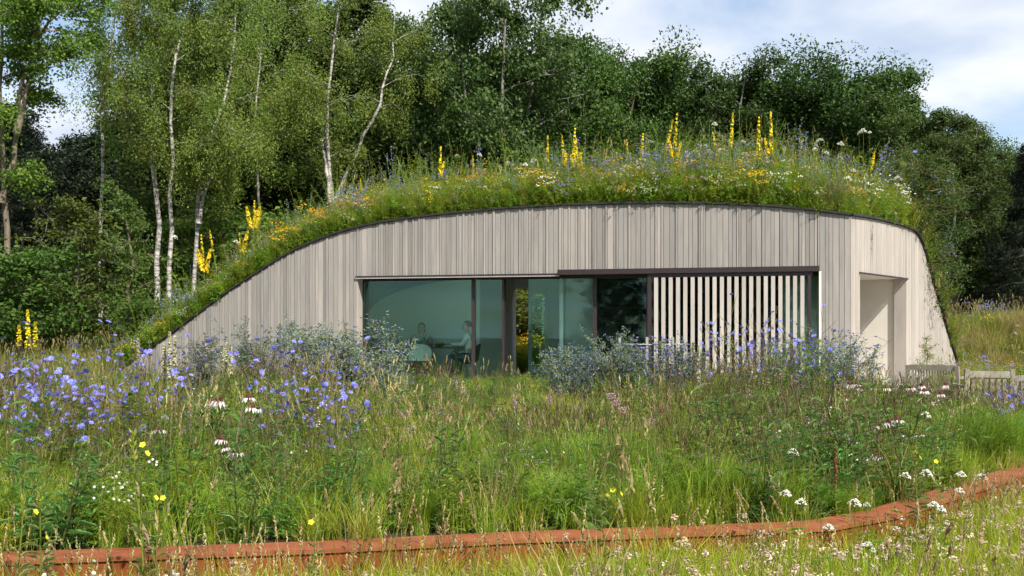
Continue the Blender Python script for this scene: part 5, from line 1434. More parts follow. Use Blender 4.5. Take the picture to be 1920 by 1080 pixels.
bushes = [
    ('sea_holly_bush', HO[2], 385, 665, 13.5, 1.0, 'blue-grey sea holly bush, leftmost one against the timber wall'), ('sea_holly_bush', HO[0], 492, 648, 14.5, 1.0, 'round sea holly with a dark blue top in the middle of the timber wall'),
    ('sea_holly_bush', HO[1], 578, 640, 15.5, 0.9, 'airy sea holly left of the big one at the window corner'), ('sea_holly_bush', HO[1], 650, 645, 13.5, 1.5, 'biggest silvery sea holly bush at the corner of the window'), ('sea_holly_bush', HO[0], 698, 672, 13.0, 1.1, 'silvery sea holly spilling in front of the left pane'),
    ('sea_holly_bush', HO[1], 742, 706, 13.2, 0.9, 'low sea holly below the white chair'),
    ('sea_holly_bush', HO[2], 1062, 662, 14.0, 1.1, 'rounded blue sea holly before the hall glass'), ('sea_holly_bush', HO[2], 1110, 672, 14.0, 0.9, 'small blue sea holly right of the rounded one'), ('sea_holly_bush', HO[0], 1172, 645, 14.0, 1.0, 'sea holly growing through the stake fence'), ('sea_holly_bush', HO[2], 1245, 650, 13.6, 1.2, 'wide blue sea holly under the left slats of the shutter'), ('sea_holly_bush', HO[0], 1300, 668, 14.5, 0.9, 'small sea holly behind the thick cream spire'),
    ('blue_sage_bush', SA[0], 1455, 645, 14.0, 1.3, 'green-stemmed blue sage under the right half of the shutter'), ('blue_sage_bush', SA[1], 1555, 648, 14.0, 1.25, 'dense violet-blue sage at the corner of the house'), ('blue_sage_bush', SA[1], 1605, 668, 14.0, 1.0, 'violet-blue sage reaching in front of the porch'), ('blue_sage_bush', SA[0], 1515, 660, 13.0, 1.0, 'low blue sage in front of the dense violet one'),
]
for k, (nm, ms, x, ty, Dd, wd, lab) in enumerate(bushes):
    X = (x - HX) * Dd / F; gz = float(ground_z(X, Dd)); h0 = {id(HO[0]): 1.0, id(HO[1]): 0.95, id(HO[2]): 0.9, id(SA[0]): 1.05, id(SA[1]): 0.95}[id(ms)]
    sc_ = (1.34 if x < 720 else 1.15) * (z_at(ty, Dd) - gz) / h0
    put(nm, [('foliage', ms[0]), ('flower_heads', ms[1])], (X, Dd, gz - 0.02), lab, 'bush', 'blue bushes along the house', k * 1.9, (sc_ * wd, sc_ * wd, sc_))

# --- cream flower spires
CR = [mullein_spike(0.55, 0.018, 150, 91, 'fl_cream', 0.013), mullein_spike(0.7, 0.021, 210, 92, 'fl_cream', 0.014)]
spires = [(308, 640, 720, 13.2, 'short cream spire left of the tall pair at the sloping wall'), (318, 620, 745, 13.0, 'tall cream spire in front of the low end of the timber wall, left of two'), (328, 628, 745, 13.0, 'tall cream spire in front of the low end of the timber wall, right of two'),
          (386, 622, 690, 14.2, 'cream spire rising above the leftmost sea holly'), (372, 640, 690, 14.4, 'faint cream spire left above the leftmost sea holly'), (415, 645, 690, 14.2, 'cream spire at the right shoulder of the leftmost sea holly'), (424, 640, 700, 14.3, 'second cream spire at the right shoulder of the leftmost sea holly'), (433, 648, 700, 14.1, 'cream spire standing between two sea hollies'),
          (259, 632, 670, 15.0, 'lone cream spire beside the low tip of the roof'), (1300, 640, 735, 13.5, 'thick cream spire in front of the slatted shutter'), (1310, 648, 735, 13.4, 'thinner cream spire right beside the thick one'), (853, 702, 735, 13.4, 'short cream spire at the edge of the paving'), (868, 712, 740, 13.2, 'cream spike right of the short spire at the paving')]
for k, (x, ty, by, Dd, lab) in enumerate(spires):
    X = (x - HX) * Dd / F; gz = float(ground_z(X, Dd)); z1, z0 = z_at(ty, Dd), z_at(by, Dd); c = CR[k % 2]; h0 = (0.55, 0.7)[k % 2]
    t = empty('cream_spire_plant', (X, Dd, gz - 0.02), k)
    o = obj('leafy_stem', MU_L[1], t); sh_ = max(0.1, z0 - gz); o.scale = (0.45, 0.45, sh_ / 0.7)
    o = obj('flower_spike', c, t); o.location = (0, 0, sh_); o.scale = (1.35, 1.35, (z1 - z0) / h0)
    tag(t, lab, 'cream spire', 'cream flower spires')

# --- white umbels
def umbel(seed, R, n=70):
    global rng
    keep, rng = rng, np.random.default_rng(seed)
    mb = MB(); p = disc_pts(n, R); p[:, 2] = 0.012 - 6 * (p[:, 0] ** 2 + p[:, 1] ** 2) * 0.3 / R * 0.5 + rng.normal(0, 0.003, n)
    spindles(mb, p, (0, 0, 1), 0.010, 0.0085, 0)
    q = disc_pts(14, R * 0.9); q[:, 2] = 0.005
    tubes(mb, np.stack([np.tile([[0, 0, -0.045]], (14, 1)), q], 1), np.tile([[0.0014, 0.001]], (14, 1)), 3, 1)
    me = mb.mesh('umbel', [M['fl_white'], M['stem']]); rng = keep
    return me
UM = [umbel(95, 0.06), umbel(96, 0.045, 50)]
mb = MB(); t_ = np.linspace(0, 1, 6); tubes(mb, np.stack([0.02 * np.sin(t_ * 3) * (1 - t_), 0 * t_, t_], 1), 0.0035 - 0.0015 * t_, 5, 0)
zz = rng.uniform(0.05, 0.7, 16); aa_ = rng.uniform(0, 6.28, 16)
leaves(mb, np.stack([0 * zz, 0 * zz, zz], 1), np.stack([np.cos(aa_), np.sin(aa_), 0.7 + 0 * zz], 1), (0, 0, 1), 0.11, 0.012, 1, 0.3)
UST = mb.mesh('stem', [M['stem'], M['lf_herb']])
um_roof = [(1340, 229, 1.6, 1.0), (1392, 263, 1.4, 1.0), (1305, 280, 1.8, 0.8), (1352, 277, 1.2, 0.8), (1330, 279, 1.2, 0.7), (1395, 285, 1.2, 0.8), (1218, 263, 1.5, 0.9), (1206, 297, 1.0, 0.9), (1536, 260, 1.5, 1.1), (1531, 270, 1.6, 0.8), (1577, 266, 1.4, 1.1), (1549, 283, 1.0, 0.9), (1528, 276, 1.3, 0.7), (1590, 330, 0.8, 1.0), (1575, 293, 1.2, 0.8), (1619, 241, 1.3, 1.1), (1631, 245, 1.4, 0.6), (1611, 246, 1.4, 0.6), (1600, 316, 1.0, 0.9), (1683, 330, 0.7, 1.0), (1694, 356, 0.6, 0.8), (1484, 298, 0.9, 0.9), (1620, 338, 0.8, 0.8),
           (900, 287, 1.4, 0.9), (856, 289, 1.6, 0.7), (952, 302, 1.2, 0.9), (985, 305, 1.0, 0.9), (1000, 297, 1.2, 1.0), (660, 368, 1.1, 0.9), (540, 442, 1.0, 0.9), (443, 450, 1.2, 1.0), (328, 441, 2.0, 1.0)]
um_roof.sort()
n_l = sum(1 for q in um_roof if q[0] < 1100)
for k, (x, y, back, sz) in enumerate(um_roof):
    X, Y, Z = on_roof(x, back)
    h = max(0.25, z_at(y, Y) - Z)
    if k < n_l: lab = 'white umbel on the roof left of the densest mulleins, %s from the left' % ORD[k]
    else: lab = 'white umbel on the right half of the roof, %s counting rightwards' % ORD[k - n_l]
    t = empty('wild_carrot_plant', (X, Y, Z - 0.02), k, 1.0)
    o = obj('stem', UST, t); o.scale = (1, 1, h)
    o = obj('umbel', UM[k % 2], t); o.location = (0, 0, h); o.scale = (sz * 1.4,) * 3; o.rotation_euler = (0.3 * math.sin(k * 2.1), 0.25 * math.cos(k * 1.3), 0)
    tag(t, lab, 'wild carrot', 'white umbels on the roof')
um_low = [(1737, 773, 8.6, 1.1, 'white umbel standing high right of the coneflower cluster'), (1488, 841, 6.9, 0.8, 'greenish umbel on a long stem left of the right coneflower cluster'), (1699, 886, 6.3, 0.9, 'flat white yarrow left of the yellow primrose at the rusted corner'), (1738, 880, 6.4, 0.8, 'white yarrow behind the yellow primrose at the rusted corner'), (1803, 884, 6.8, 0.9, 'white yarrow over the rusted coping, farther one'), (1842, 887, 7.0, 0.8, 'white yarrow over the rusted coping, farthest right'),
          (1800, 914, 6.4, 0.8, 'white yarrow over the rusted coping, nearer one'), (1752, 940, 5.8, 0.7, 'small white yarrow before the rusted corner'), (1765, 948, 5.7, 0.8, 'white yarrow lowest before the rusted corner'), (1604, 935, 6.0, 0.8, 'white yarrow in front of the bend of the edging'), (1626, 941, 5.9, 0.6, 'small yarrow right of the one at the bend'), (1628, 1016, 5.0, 0.8, 'white flower in the clover below the bend'),
          (325, 1073, 4.6, 1.1, 'white flower at the bottom border before the rusted face'), (1555, 982, 5.6, 0.7, 'white yarrow crossing the rusted coping'), (310, 778, 8.4, 0.8, 'yellowish white umbel below the left blue drift'), (1475, 918, 5.9, 0.7, 'white campion-like flower left of the bend'), (1503, 935, 5.9, 0.9, 'pale lilac-white flower head left of the bend, larger one'),
          (90, 586, 30.0, 1.6, 'white umbel in the shade under the young tree'), (178, 588, 28.0, 1.5, 'white umbel before the slim birch trunk, upper'), (170, 595, 27.5, 1.4, 'white umbel before the slim birch trunk, lower'), (1908, 609, 27, 1.4, 'white umbel on the bank at the right border, upper'), (1904, 623, 26.5, 1.3, 'white umbel on the bank at the right border, lower')]
for k, (x, y, Dd, sz, lab) in enumerate(um_low):
    X = (x - HX) * Dd / F; gz = float(ground_z(X, Dd)); h = max(0.15, z_at(y, Dd) - gz)
    t = empty('umbel_plant', (X, Dd, gz - 0.01), k)
    o = obj('stem', UST, t); o.scale = (1, 1, h)
    o = obj('umbel', UM[(k + 1) % 2], t); o.location = (0, 0, h); o.scale = (sz * 0.8,) * 3; o.rotation_euler = (0.2 * math.sin(k), 0.2 * math.cos(k), 0)
    tag(t, lab, 'umbel', 'white umbels low in the garden')

# --- evening primroses
PR_F = open_flower(0.017, 5, 'fl_lemon', 'fl_yellow', 0.6)
def primrose_stem(seed, h):
    global rng
    keep, rng = rng, np.random.default_rng(seed)
    mb = MB(); t = np.linspace(0, 1, 8)
    P = np.stack([0.02 * np.sin(t * 4), 0.02 * np.cos(t * 3) - 0.02, t * h], 1)
    tubes(mb, P, 0.0055 - 0.0025 * t, 6, 0)
    n = 46; f = rng.uniform(0.03, 0.96, n); pos = path_at(P, f); a = rng.uniform(0, 6.28, n); sz = 1.1 - 0.7 * f
    leaves(mb, pos, np.stack([np.cos(a), np.sin(a), 0.75 + 0 * a], 1), (0, 0, 1), 0.13 * sz * rng.uniform(0.8, 1.2, n), 0.024 * sz, 1, 0.3)
    nb = 26; zb = rng.uniform(0.9, 1.03, nb); pb = path_at(P, np.minimum(zb, 1)); pb[:, 2] = zb * h
    ab = rng.uniform(0, 6.28, nb); db = np.stack([np.cos(ab) * 0.5, np.sin(ab) * 0.5, np.ones(nb)], 1)
    spindles(mb, pb + db * 0.015, db, 0.038, 0.0045, 2)
    rng = keep
    return mb.mesh('leafy_stem', [M['stem'], M['lf_mullein'], M['grass_lime']]), P
PST = primrose_stem(97, 1.0)
prim = [(262, 822, 4.9, 1.15, [(0.02, -0.015, -0.02), (0.035, -0.01, -0.06)], 'tall evening primrose rising in front of the rusted face'), (65, 925, 4.7, 0.9, [(0.03, -0.01, -0.01), (0.01, -0.02, -0.07), (0.05, 0, -0.19)], 'evening primrose second from the left border, two yellow flowers'), (27, 942, 4.6, 0.85, [], 'budded primrose nearest the left border without open flowers'), (300, 930, 5.2, 0.8, [(0.02, -0.01, 0.0), (-0.02, -0.01, 0.0)], 'small evening primrose right of the tall one'),
        (1137, 915, 5.5, 0.8, [(0.03, -0.02, 0.0), (0.07, -0.01, -0.02), (0.0, -0.02, -0.03)], 'evening primrose with three blooms in the middle foreground'), (1712, 845, 6.2, 0.9, [(0.0, -0.02, 0.0), (0.03, -0.02, -0.03)], 'evening primrose at the bend of the rusted edging'), (1752, 862, 6.3, 0.7, [(0.0, -0.02, 0.0)], 'single-bloom primrose right of the one at the bend'), (585, 975, 5.0, 0.7, [(0.0, -0.01, 0.0)], 'small yellow-flowered stem before the coping left of the middle')]
for k, (x, y, Dd, wd, fl, lab) in enumerate(prim):
    X = (x - HX) * Dd / F; gz = float(ground_z(X, Dd)); h = z_at(y, Dd) - gz
    t = empty('evening_primrose_plant', (X, Dd, gz - 0.01))
    o = obj('leafy_stem', PST[0], t); o.scale = (wd, wd, h); o.rotation_euler[2] = k * 1.3
    for q, (a, b2, c) in enumerate(fl):
        f = obj('flower', PR_F, t); f.location = (a, b2, h + c); f.rotation_euler = (1.0, 0.3 * q, q); 
    tag(t, lab, 'evening primrose', 'evening primroses in the foreground')

# --- ornamental grass clumps
def clump(seed, h, n, mats=('grass_clump', 'straw')):
    global rng
    keep, rng = rng, np.random.default_rng(seed)
    mb = MB(); b = disc_pts(n, 0.13); ang = np.arctan2(b[:, 1], b[:, 0]) + rng.normal(0, 0.5, n)
    blades(mb, b, h * rng.uniform(0.65, 1.15, n), ang, rng.uniform(0.15, 0.95, n), 0.0045 * rng.uniform(0.7, 1.3, n), 0, 5)
    me = mb.mesh('blades', M[mats[0]])
    sb = MB(); P = stalks(sb, 14, h * 1.15, 0.1, 0.5, 0.0017, 0); ax = unit(P[:, -1] - P[:, -2]); spindles(sb, P[:, -1], ax, 0.06, 0.005, 1)
    sm = sb.mesh('seed_stalks', [M['stem'], M[mats[1]]])
    rng = keep
    return me, sm
GC = [clump(101, 0.62, 1500), clump(102, 0.5, 1100), clump(103, 0.62, 1300, ('grass_clump', 'stem_dark')), clump(104, 0.42, 900, ('grass_lime', 'straw'))]
grass = [(1330, 850, 6.95, 0, 1.15, 'big bright green grass clump in the foreground behind the edging'), (1400, 872, 6.75, 0, 0.85, 'bright green grass clump touching the right side of the big one'), (1255, 875, 6.8, 1, 0.9, 'green grass clump left of the big bright one'), (1560, 905, 6.7, 1, 0.75, 'small grass clump at the foot of the rusty dock near the bend'), (1800, 758, 9.6, 0, 1.3, 'large arching grass clump below the benches, left half'), (1885, 762, 9.9, 0, 1.3, 'large arching grass clump at the right border'), (1845, 775, 9.3, 1, 1.1, 'grass clump in front of the two large arching ones'),
         (1110, 800, 7.9, 2, 1.2, 'dark-topped grass clump in the centre of the bed'), (1020, 812, 8.0, 2, 1.0, 'dark-topped grass clump left of the central one'), (1190, 812, 8.1, 2, 1.0, 'dark-topped grass clump right of the central one'), (735, 872, 6.8, 1, 0.9, 'green grass clump in the left middle foreground'), (1000, 735, 13.5, 3, 1.3, 'lime yellow grass clump in front of the garden door'), (1050, 738, 13.2, 3, 1.2, 'lime yellow grass clump right of the one at the garden door'), (955, 742, 13.2, 3, 1.1, 'lime yellow grass clump left of the one at the garden door'), (60, 905, 6.0, 1, 0.9, 'dark green grass clump behind the edging at the left border'), (130, 925, 5.95, 1, 0.7, 'small grass clump beside the primroses behind the edging'), (1480, 790, 10.2, 2, 1.1, 'dark-topped grass clump before the violet sage'), (1640, 770, 11.0, 2, 1.1, 'dark-topped grass clump before the porch')]
grass += [(860, 800, 8.6, 0, 1.0, 'fresh green grass clump left of the dark-topped trio'), (930, 845, 7.3, 1, 1.0, 'fresh green grass clump in the middle foreground, left one'), (1040, 880, 6.7, 1, 1.0, 'fresh green grass clump in the middle foreground just behind the coping'), (820, 905, 6.4, 1, 0.8, 'small green grass clump behind the coping, left of the middle'), (1290, 790, 9.0, 0, 1.1, 'tall green grass clump behind the big bright one'), (1440, 815, 8.3, 0, 1.0, 'green grass clump left of the right coneflowers'), (1740, 790, 8.9, 0, 1.0, 'green grass clump right behind the brightest coneflower'), (1230, 760, 11.0, 3, 1.2, 'lime grass clump below the stake fence'), (1120, 752, 12.0, 3, 1.3, 'lime grass clump below the small blue sea holly'),
          (880, 755, 11.5, 3, 1.0, 'lime grass clump before the paving edge'), (420, 905, 6.5, 1, 0.9, 'green grass clump under the lowest left coneflower'), (660, 830, 7.8, 0, 0.9, 'green grass clump below the blue drift at the window'), (230, 880, 6.5, 1, 0.9, 'green grass clump behind the tall primrose'), (1380, 770, 10.5, 0, 1.1, 'green grass clump below the blue sage')]
for k, (x, ty, Dd, gi, wd, lab) in enumerate(grass):
    X = (x - HX) * Dd / F; gz = float(ground_z(X, Dd)); h0 = (0.55, 0.45, 0.55, 0.38)[gi]; sc_ = (z_at(ty, Dd) - gz) / h0
    put('ornamental_grass_clump', [('blades', GC[gi][0]), ('seed_stalks', GC[gi][1])], (X, Dd, gz - 0.01), lab, 'ornamental grass', 'ornamental grasses in the bed', k * 2.1, (sc_ * wd, sc_ * wd, sc_))

# --- purple spikes, pink heads, dock, roadside bits
LI = mullein_spike(0.16, 0.012, 60, 111, 'fl_purple', 0.010)
for k, (x, ty, Dd, lab) in enumerate([(965, 740, 11, 'purple spike left of two at the lime grass'), (1031, 733, 11.5, 'purple spike right of two at the lime grass'), (990, 778, 10, 'lower purple spike below the lime grass'), (1330, 688, 12.5, 'purple spike under the shutter slats'), (1565, 722, 11, 'purple spike below the violet sage')]):
    X = (x - HX) * Dd / F; gz = float(ground_z(X, Dd)); h = z_at(ty, Dd) - gz
    t = empty('blazing_star_plant', (X, Dd, gz), k); o = obj('leafy_stem', MU_L[1], t); o.scale = (0.3, 0.3, (h - 0.14) / 0.7)
    o = obj('flower_spike', LI, t); o.location = (0, 0, h - 0.15); tag(t, lab, 'purple spike', 'purple spikes in the bed')
mb = MB(); p_ = disc_pts(60, 0.05); p_[:, 2] = rng.uniform(0, 0.05, 60); spindles(mb, p_, rand_dirs(60, 0.5), 0.016, 0.007, 0)
PKH = mb.mesh('flower_head', M['fl_pink'])
for k, (x, ty, Dd, lab) in enumerate([(1147, 742, 9.5, 'dusky pink flower head highest of three in mid bed'), (1168, 768, 9.3, 'large dusky pink flower head in mid bed'), (1226, 790, 9.2, 'pink flower head right of the large dusky one'), (577, 752, 9.5, 'dusky pink flower head below the silvery sea holly'), (1155, 755, 9.6, 'pink flower head between the highest and the large dusky one')]):
    X = (x - HX) * Dd / F; gz = float(ground_z(X, Dd)); h = z_at(ty, Dd) - gz
    t = empty('pink_herb_plant', (X, Dd, gz), k); o = obj('stem', UST, t); o.scale = (1, 1, h)
    o = obj('flower_head', PKH, t); o.location = (0, 0, h - 0.03); tag(t, lab, 'pink herb', 'pink herbs in the bed')
DK = mullein_spike(0.32, 0.016, 90, 112, 'rust_stem', 0.012)
t = empty('dock_plant', ((1567 - HX) * 6.6 / F, 6.6, float(ground_z(2.0, 6.6)))); o = obj('leafy_stem', MU_L[1], t); o.scale = (0.45, 0.45, 0.3)
o = obj('seed_spike', DK, t); o.location = (0, 0, 0.2); o.scale = (0.7, 0.7, 0.9)
tag(t, 'rusty brown dock spike behind the bend of the edging', 'dock')
# hanging shrub on the right flank of the mound, small seedling tree by the bench
FL = bushy = tree_meshes(210, forked(1.3, 6, 31), 0.016, 0.1, 0.6, rnd_, 30, 8, 6000, 0.05, 0.16, M['stem_brown'], M['lf_ash'], rise=0.5, wl=0.4, twig_r=0.004)
flank = [(0.52 * W_END, 0.45, 1.3, 'airy shrub overhanging the top right shoulder of the mound'), (0.58 * W_END, 0.4, 1.6, 'airy pale-flowered shrub on the steep right flank of the mound'), (0.68 * W_END, 0.4, 1.5, 'low shrub halfway down the right flank of the mound'), (0.80 * W_END, 0.5, 1.4, 'grassy shrub near the foot of the right flank')]
for k, (wq, bk, sc_, lab) in enumerate(flank):
    p = on2(wq, -bk); Z = float(roof_z(*p))
    t = put('flank_shrub', [('stems', FL[0]), ('foliage', FL[1])], (p[0], p[1], Z - 0.05), lab, 'shrub', 'shrubs on the right flank', k * 1.5, sc_, (0.1, 0.45))
    if k < 2:
        for q in range(9):
            f = obj('flower', CH_F, t); f.scale = (1.6,) * 3; f.location = (0.5 * math.cos(q * 2.4) * (0.5 + 0.06 * q), 0.5 * math.sin(q * 2.4), 0.7 + 0.09 * ((q * 5) % 7)); f.rotation_euler = (1.0, 0.3 * q, q)
SD = tree_meshes(211, [straight(1.5, 0.1, 15)], 0.012, 0.1, 0.32, col_, 16, 7, 1500, 0.05, 0.09, M['stem'], M['lf_shrub'], rise=0.9, wl=0.2, twig_r=0.004)
Xs = (1737 - HX) * 19.2 / F; gz = float(ground_z(Xs, 19.2))
put_tree('seedling_tree', SD, (Xs, 19.2, gz), 0, (z_at(630, 19.2) - gz) / 1.6, 'feathery young sapling behind the slatted bench', cat='sapling')

# ------------------------------------------------------------------ benches, stake fence
def bench(name, X, Y, gz, rz, width, slat_w, n_sl, label, back_h=0.88, posts_up=0.0):
    t = empty(name, (X, Y, gz), rz)
    def P(nm, lo, hi, rake=0.0):
        m2 = MB(); box(m2, lo, hi)
        o = obj(nm, m2.mesh(nm, M['teak']), t)
        return o
    w2 = width / 2
    # the seat faces local +Y; the back stands at local y = 0 and rakes backwards
    for sx in (-1, 1):
        m2 = MB(); x0 = sx * w2 - 0.03; x1 = sx * w2 + 0.03
        hexa(m2, [(x0, -0.03, 0), (x1, -0.03, 0), (x1, 0.03, 0), (x0, 0.03, 0), (x0, -0.13, back_h + posts_up), (x1, -0.13, back_h + posts_up), (x1, -0.07, back_h + posts_up), (x0, -0.07, back_h + posts_up)])
        obj('back_post', m2.mesh('back_post', M['teak']), t)
        P('front_leg', (sx * w2 - 0.03, 0.45, 0), (sx * w2 + 0.03, 0.51, 0.60))
        P('armrest', (sx * w2 - 0.035, -0.06, 0.602), (sx * w2 + 0.035, 0.53, 0.635))
    def back_y(z): return -0.10 * z / back_h
    m2 = MB(); z = back_h - 0.08; hexa(m2, [(-w2 + 0.032, back_y(z) - 0.02, z), (w2 - 0.032, back_y(z) - 0.02, z), (w2 - 0.032, back_y(z) + 0.02, z), (-w2 + 0.032, back_y(z) + 0.02, z), (-w2 + 0.032, back_y(z) - 0.028, z + 0.09), (w2 - 0.032, back_y(z) - 0.028, z + 0.09), (w2 - 0.032, back_y(z) + 0.012, z + 0.09), (-w2 + 0.032, back_y(z) + 0.012, z + 0.09)])
    obj('top_rail', m2.mesh('top_rail', M['teak']), t)
    P('lower_rail', (-w2 + 0.032, back_y(0.44) - 0.02, 0.42), (w2 - 0.032, back_y(0.44) + 0.02, 0.47))
    for q in range(n_sl):
        xc = -w2 + 0.06 + (width - 0.12) * (q + 0.5) / n_sl
        m2 = MB(); hexa(m2, [(xc - slat_w / 2, back_y(0.47) - 0.009, 0.472), (xc + slat_w / 2, back_y(0.47) - 0.009, 0.472), (xc + slat_w / 2, back_y(0.47) + 0.009, 0.472), (xc - slat_w / 2, back_y(0.47) + 0.009, 0.472),
                             (xc - slat_w / 2, back_y(z) - 0.009, z - 0.002), (xc + slat_w / 2, back_y(z) - 0.009, z - 0.002), (xc + slat_w / 2, back_y(z) + 0.009, z - 0.002), (xc - slat_w / 2, back_y(z) + 0.009, z - 0.002)])
        obj('back_slat', m2.mesh('back_slat', M['teak']), t)
    for q in range(6):
        y0 = 0.035 + q * 0.078; P('seat_slat', (-w2 - 0.01, y0, 0.412 + 0.0), (w2 + 0.01, y0 + 0.062, 0.436))
    P('seat_frame', (-w2 + 0.032, 0.452, 0.352), (w2 - 0.032, 0.50, 0.41))
    return tag(t, label, 'bench', 'teak seats by the porch')
Db = 17.0; Xb = (1751 - HX) * Db / F; gzb = float(ground_z(Xb, Db))
bench('garden_bench', Xb, Db, gzb, math.radians(-38), 0.76, 0.016, 15, 'weathered bench with many thin back slats beside the porch', back_h=z_at(685, Db) - gzb)
Db2 = 15.2; Xb2 = (1851 - HX) * Db2 / F; gzb2 = float(ground_z(Xb2, Db2))
bench('garden_bench', Xb2, Db2, gzb2, math.radians(-6), 0.62, 0.05, 6, 'weathered bench with broad spaced back slats towards the right border', back_h=z_at(697, Db2) - gzb2, posts_up=0.04)
Db3 = 15.6; Xb3 = (1935 - HX) * Db3 / F; gzb3 = float(ground_z(Xb3, Db3))
bench('garden_bench', Xb3, Db3, gzb3, math.radians(4), 0.6, 0.05, 6, 'weathered bench cut off by the right border', back_h=z_at(704, Db3) - gzb3)

Df = 16.6
fx = [1162, 1213, 1261]; LF = ((1162 - HX) * Df / F, Df, float(ground_z((1162 - HX) * Df / F, Df)))
fence = empty('stake_fence', LF)
for x in fx:
    X = (x - HX) * Df / F; g0 = float(ground_z(X, Df)); m2 = MB(); zt = z_at(632, Df)
    hexa(m2, [(X - 0.022, Df - 0.022, g0 - 0.1), (X + 0.022, Df - 0.022, g0 - 0.1), (X + 0.022, Df + 0.022, g0 - 0.1), (X - 0.022, Df + 0.022, g0 - 0.1), (X - 0.02, Df - 0.02, zt), (X + 0.02, Df - 0.02, zt), (X + 0.02, Df + 0.02, zt), (X - 0.02, Df + 0.02, zt)])
    unshift(obj('stake', m2.mesh('stake', M['stake']), fence), LF)
zr = z_at(645, Df); m2 = MB()
xa, xb = (1160 - HX) * Df / F, (1285 - HX) * Df / F
tubes(m2, np.array([(xa, Df - 0.03, zr), ((xa + xb) / 2, Df - 0.03, zr - 0.008), (xb, Df - 0.03, zr)]), np.array([0.007] * 3), 6)
unshift(obj('rail', m2.mesh('rail', M['wire'], True), fence), LF)
m2 = MB(); tubes(m2, np.array([(xa, Df - 0.03, zr), ((1128 - HX) * Df / F, Df - 0.1, z_at(681, Df) - 0.0), ((1105 - HX) * Df / F, Df - 0.15, z_at(710, Df))]), np.array([0.006] * 3), 6)
unshift(obj('brace', m2.mesh('brace', M['wire'], True), fence), LF)
tag(fence, 'low fence of grey stakes with a pale rail and slanting brace', 'fence')

# ------------------------------------------------------------------ indoors: table, chairs, kitchen
FZ = -0.085
M['table_wood'] = flat('dark table wood', (0.10, 0.055, 0.03), 0.45)
M['chair_white'] = flat('white shell', (0.78, 0.78, 0.74), 0.4, var=0.02)
M['chair_dark'] = flat('dark seat', (0.06, 0.05, 0.045), 0.6)
tx0, tx1, ty0, ty1 = -2.72, -1.10, 23.55, 24.25
tbl = empty('dining_table', ((tx0 + tx1) / 2, (ty0 + ty1) / 2, FZ))
cxt, cyt = (tx0 + tx1) / 2, (ty0 + ty1) / 2
m2 = MB(); box(m2, (tx0 - cxt, ty0 - cyt, 0.715), (tx1 - cxt, ty1 - cyt, 0.75)); obj('table_top', m2.mesh('table_top', M['table_wood']), tbl)
for sx in (-1, 1):
    for sy in (-1, 1):
        m2 = MB(); x = sx * 0.66; y = sy * 0.26
        hexa(m2, [(x - 0.02 + sx * 0.04, y - 0.02, 0), (x + 0.02 + sx * 0.04, y - 0.02, 0), (x + 0.02 + sx * 0.04, y + 0.02, 0), (x - 0.02 + sx * 0.04, y + 0.02, 0), (x - 0.03, y - 0.03, 0.714), (x + 0.03, y - 0.03, 0.714), (x + 0.03, y + 0.03, 0.714), (x - 0.03, y + 0.03, 0.714)])
        obj('leg', m2.mesh('leg', M['table_wood']), tbl)
tag(tbl, 'dark wooden dining table between the two seated people', 'table')
def shell_chair(X, Y, rz, mat, label):
    t = empty('dining_chair', (X, Y, FZ), rz)
    def bend(V):
        W_ = V.copy(); return W_
    # seat pan (faces local +Y), rounded back shell at local y = -0.2
    u = np.linspace(-1, 1, 11); vv = np.linspace(0, 1, 8)
    U, Vv = np.meshgrid(u, vv)
    wdt = 0.25 * (1 - 0.25 * np.clip(Vv - 0.55, 0, 1) ** 2 * 4)
    bx = U * wdt; by = -0.22 + 0.09 * U ** 2 - 0.05 * Vv; bz = 0.46 + Vv * 0.36 - 0.05 * U ** 4 * Vv
    m3 = MB(); n_ = 11; i2 = np.arange(7)[:, None] * n_; j2 = np.arange(10)[None]
    q2 = np.stack([i2 + j2, i2 + j2 + 1, i2 + n_ + j2 + 1, i2 + n_ + j2], -1)
    m3.add(np.stack([bx, by, bz], -1), q2); m3.add(np.stack([bx, by - 0.014, bz], -1), q2[..., ::-1])
    obj('back_shell', m3.mesh('back_shell', M[mat], True), t)
    sy_ = np.linspace(-0.22, 0.24, 8); Uy, Sy = np.meshgrid(u, sy_)
    m3 = MB(); zz_ = 0.44 + 0.03 * Uy ** 2; m3.add(np.stack([Uy * 0.24, Sy, zz_], -1), q2[..., ::-1]); m3.add(np.stack([Uy * 0.24, Sy, zz_ - 0.016], -1), q2)
    obj('seat', m3.mesh('seat', M[mat], True), t)
    for sx in (-1, 1):
        for sy2 in (-1, 1):
            m3 = MB(); tubes(m3, np.array([(sx * 0.14, sy2 * 0.13, 0.44), (sx * 0.21, sy2 * 0.2, 0.0)]), np.array([0.013, 0.01]), 6); obj('leg', m3.mesh('leg', M['chair_dark']), t)
    return tag(t, label, 'chair', 'chairs at the dining table')
shell_chair(-1.98, 23.15, 0.0, 'chair_white', 'white shell chair with its rounded back to the window')
shell_chair(-2.08, 24.62, math.pi, 'chair_white', 'white chair under the person facing the window')
shell_chair(-0.98, 23.92, math.pi / 2, 'chair_dark', 'dark chair under the person seen from the side')
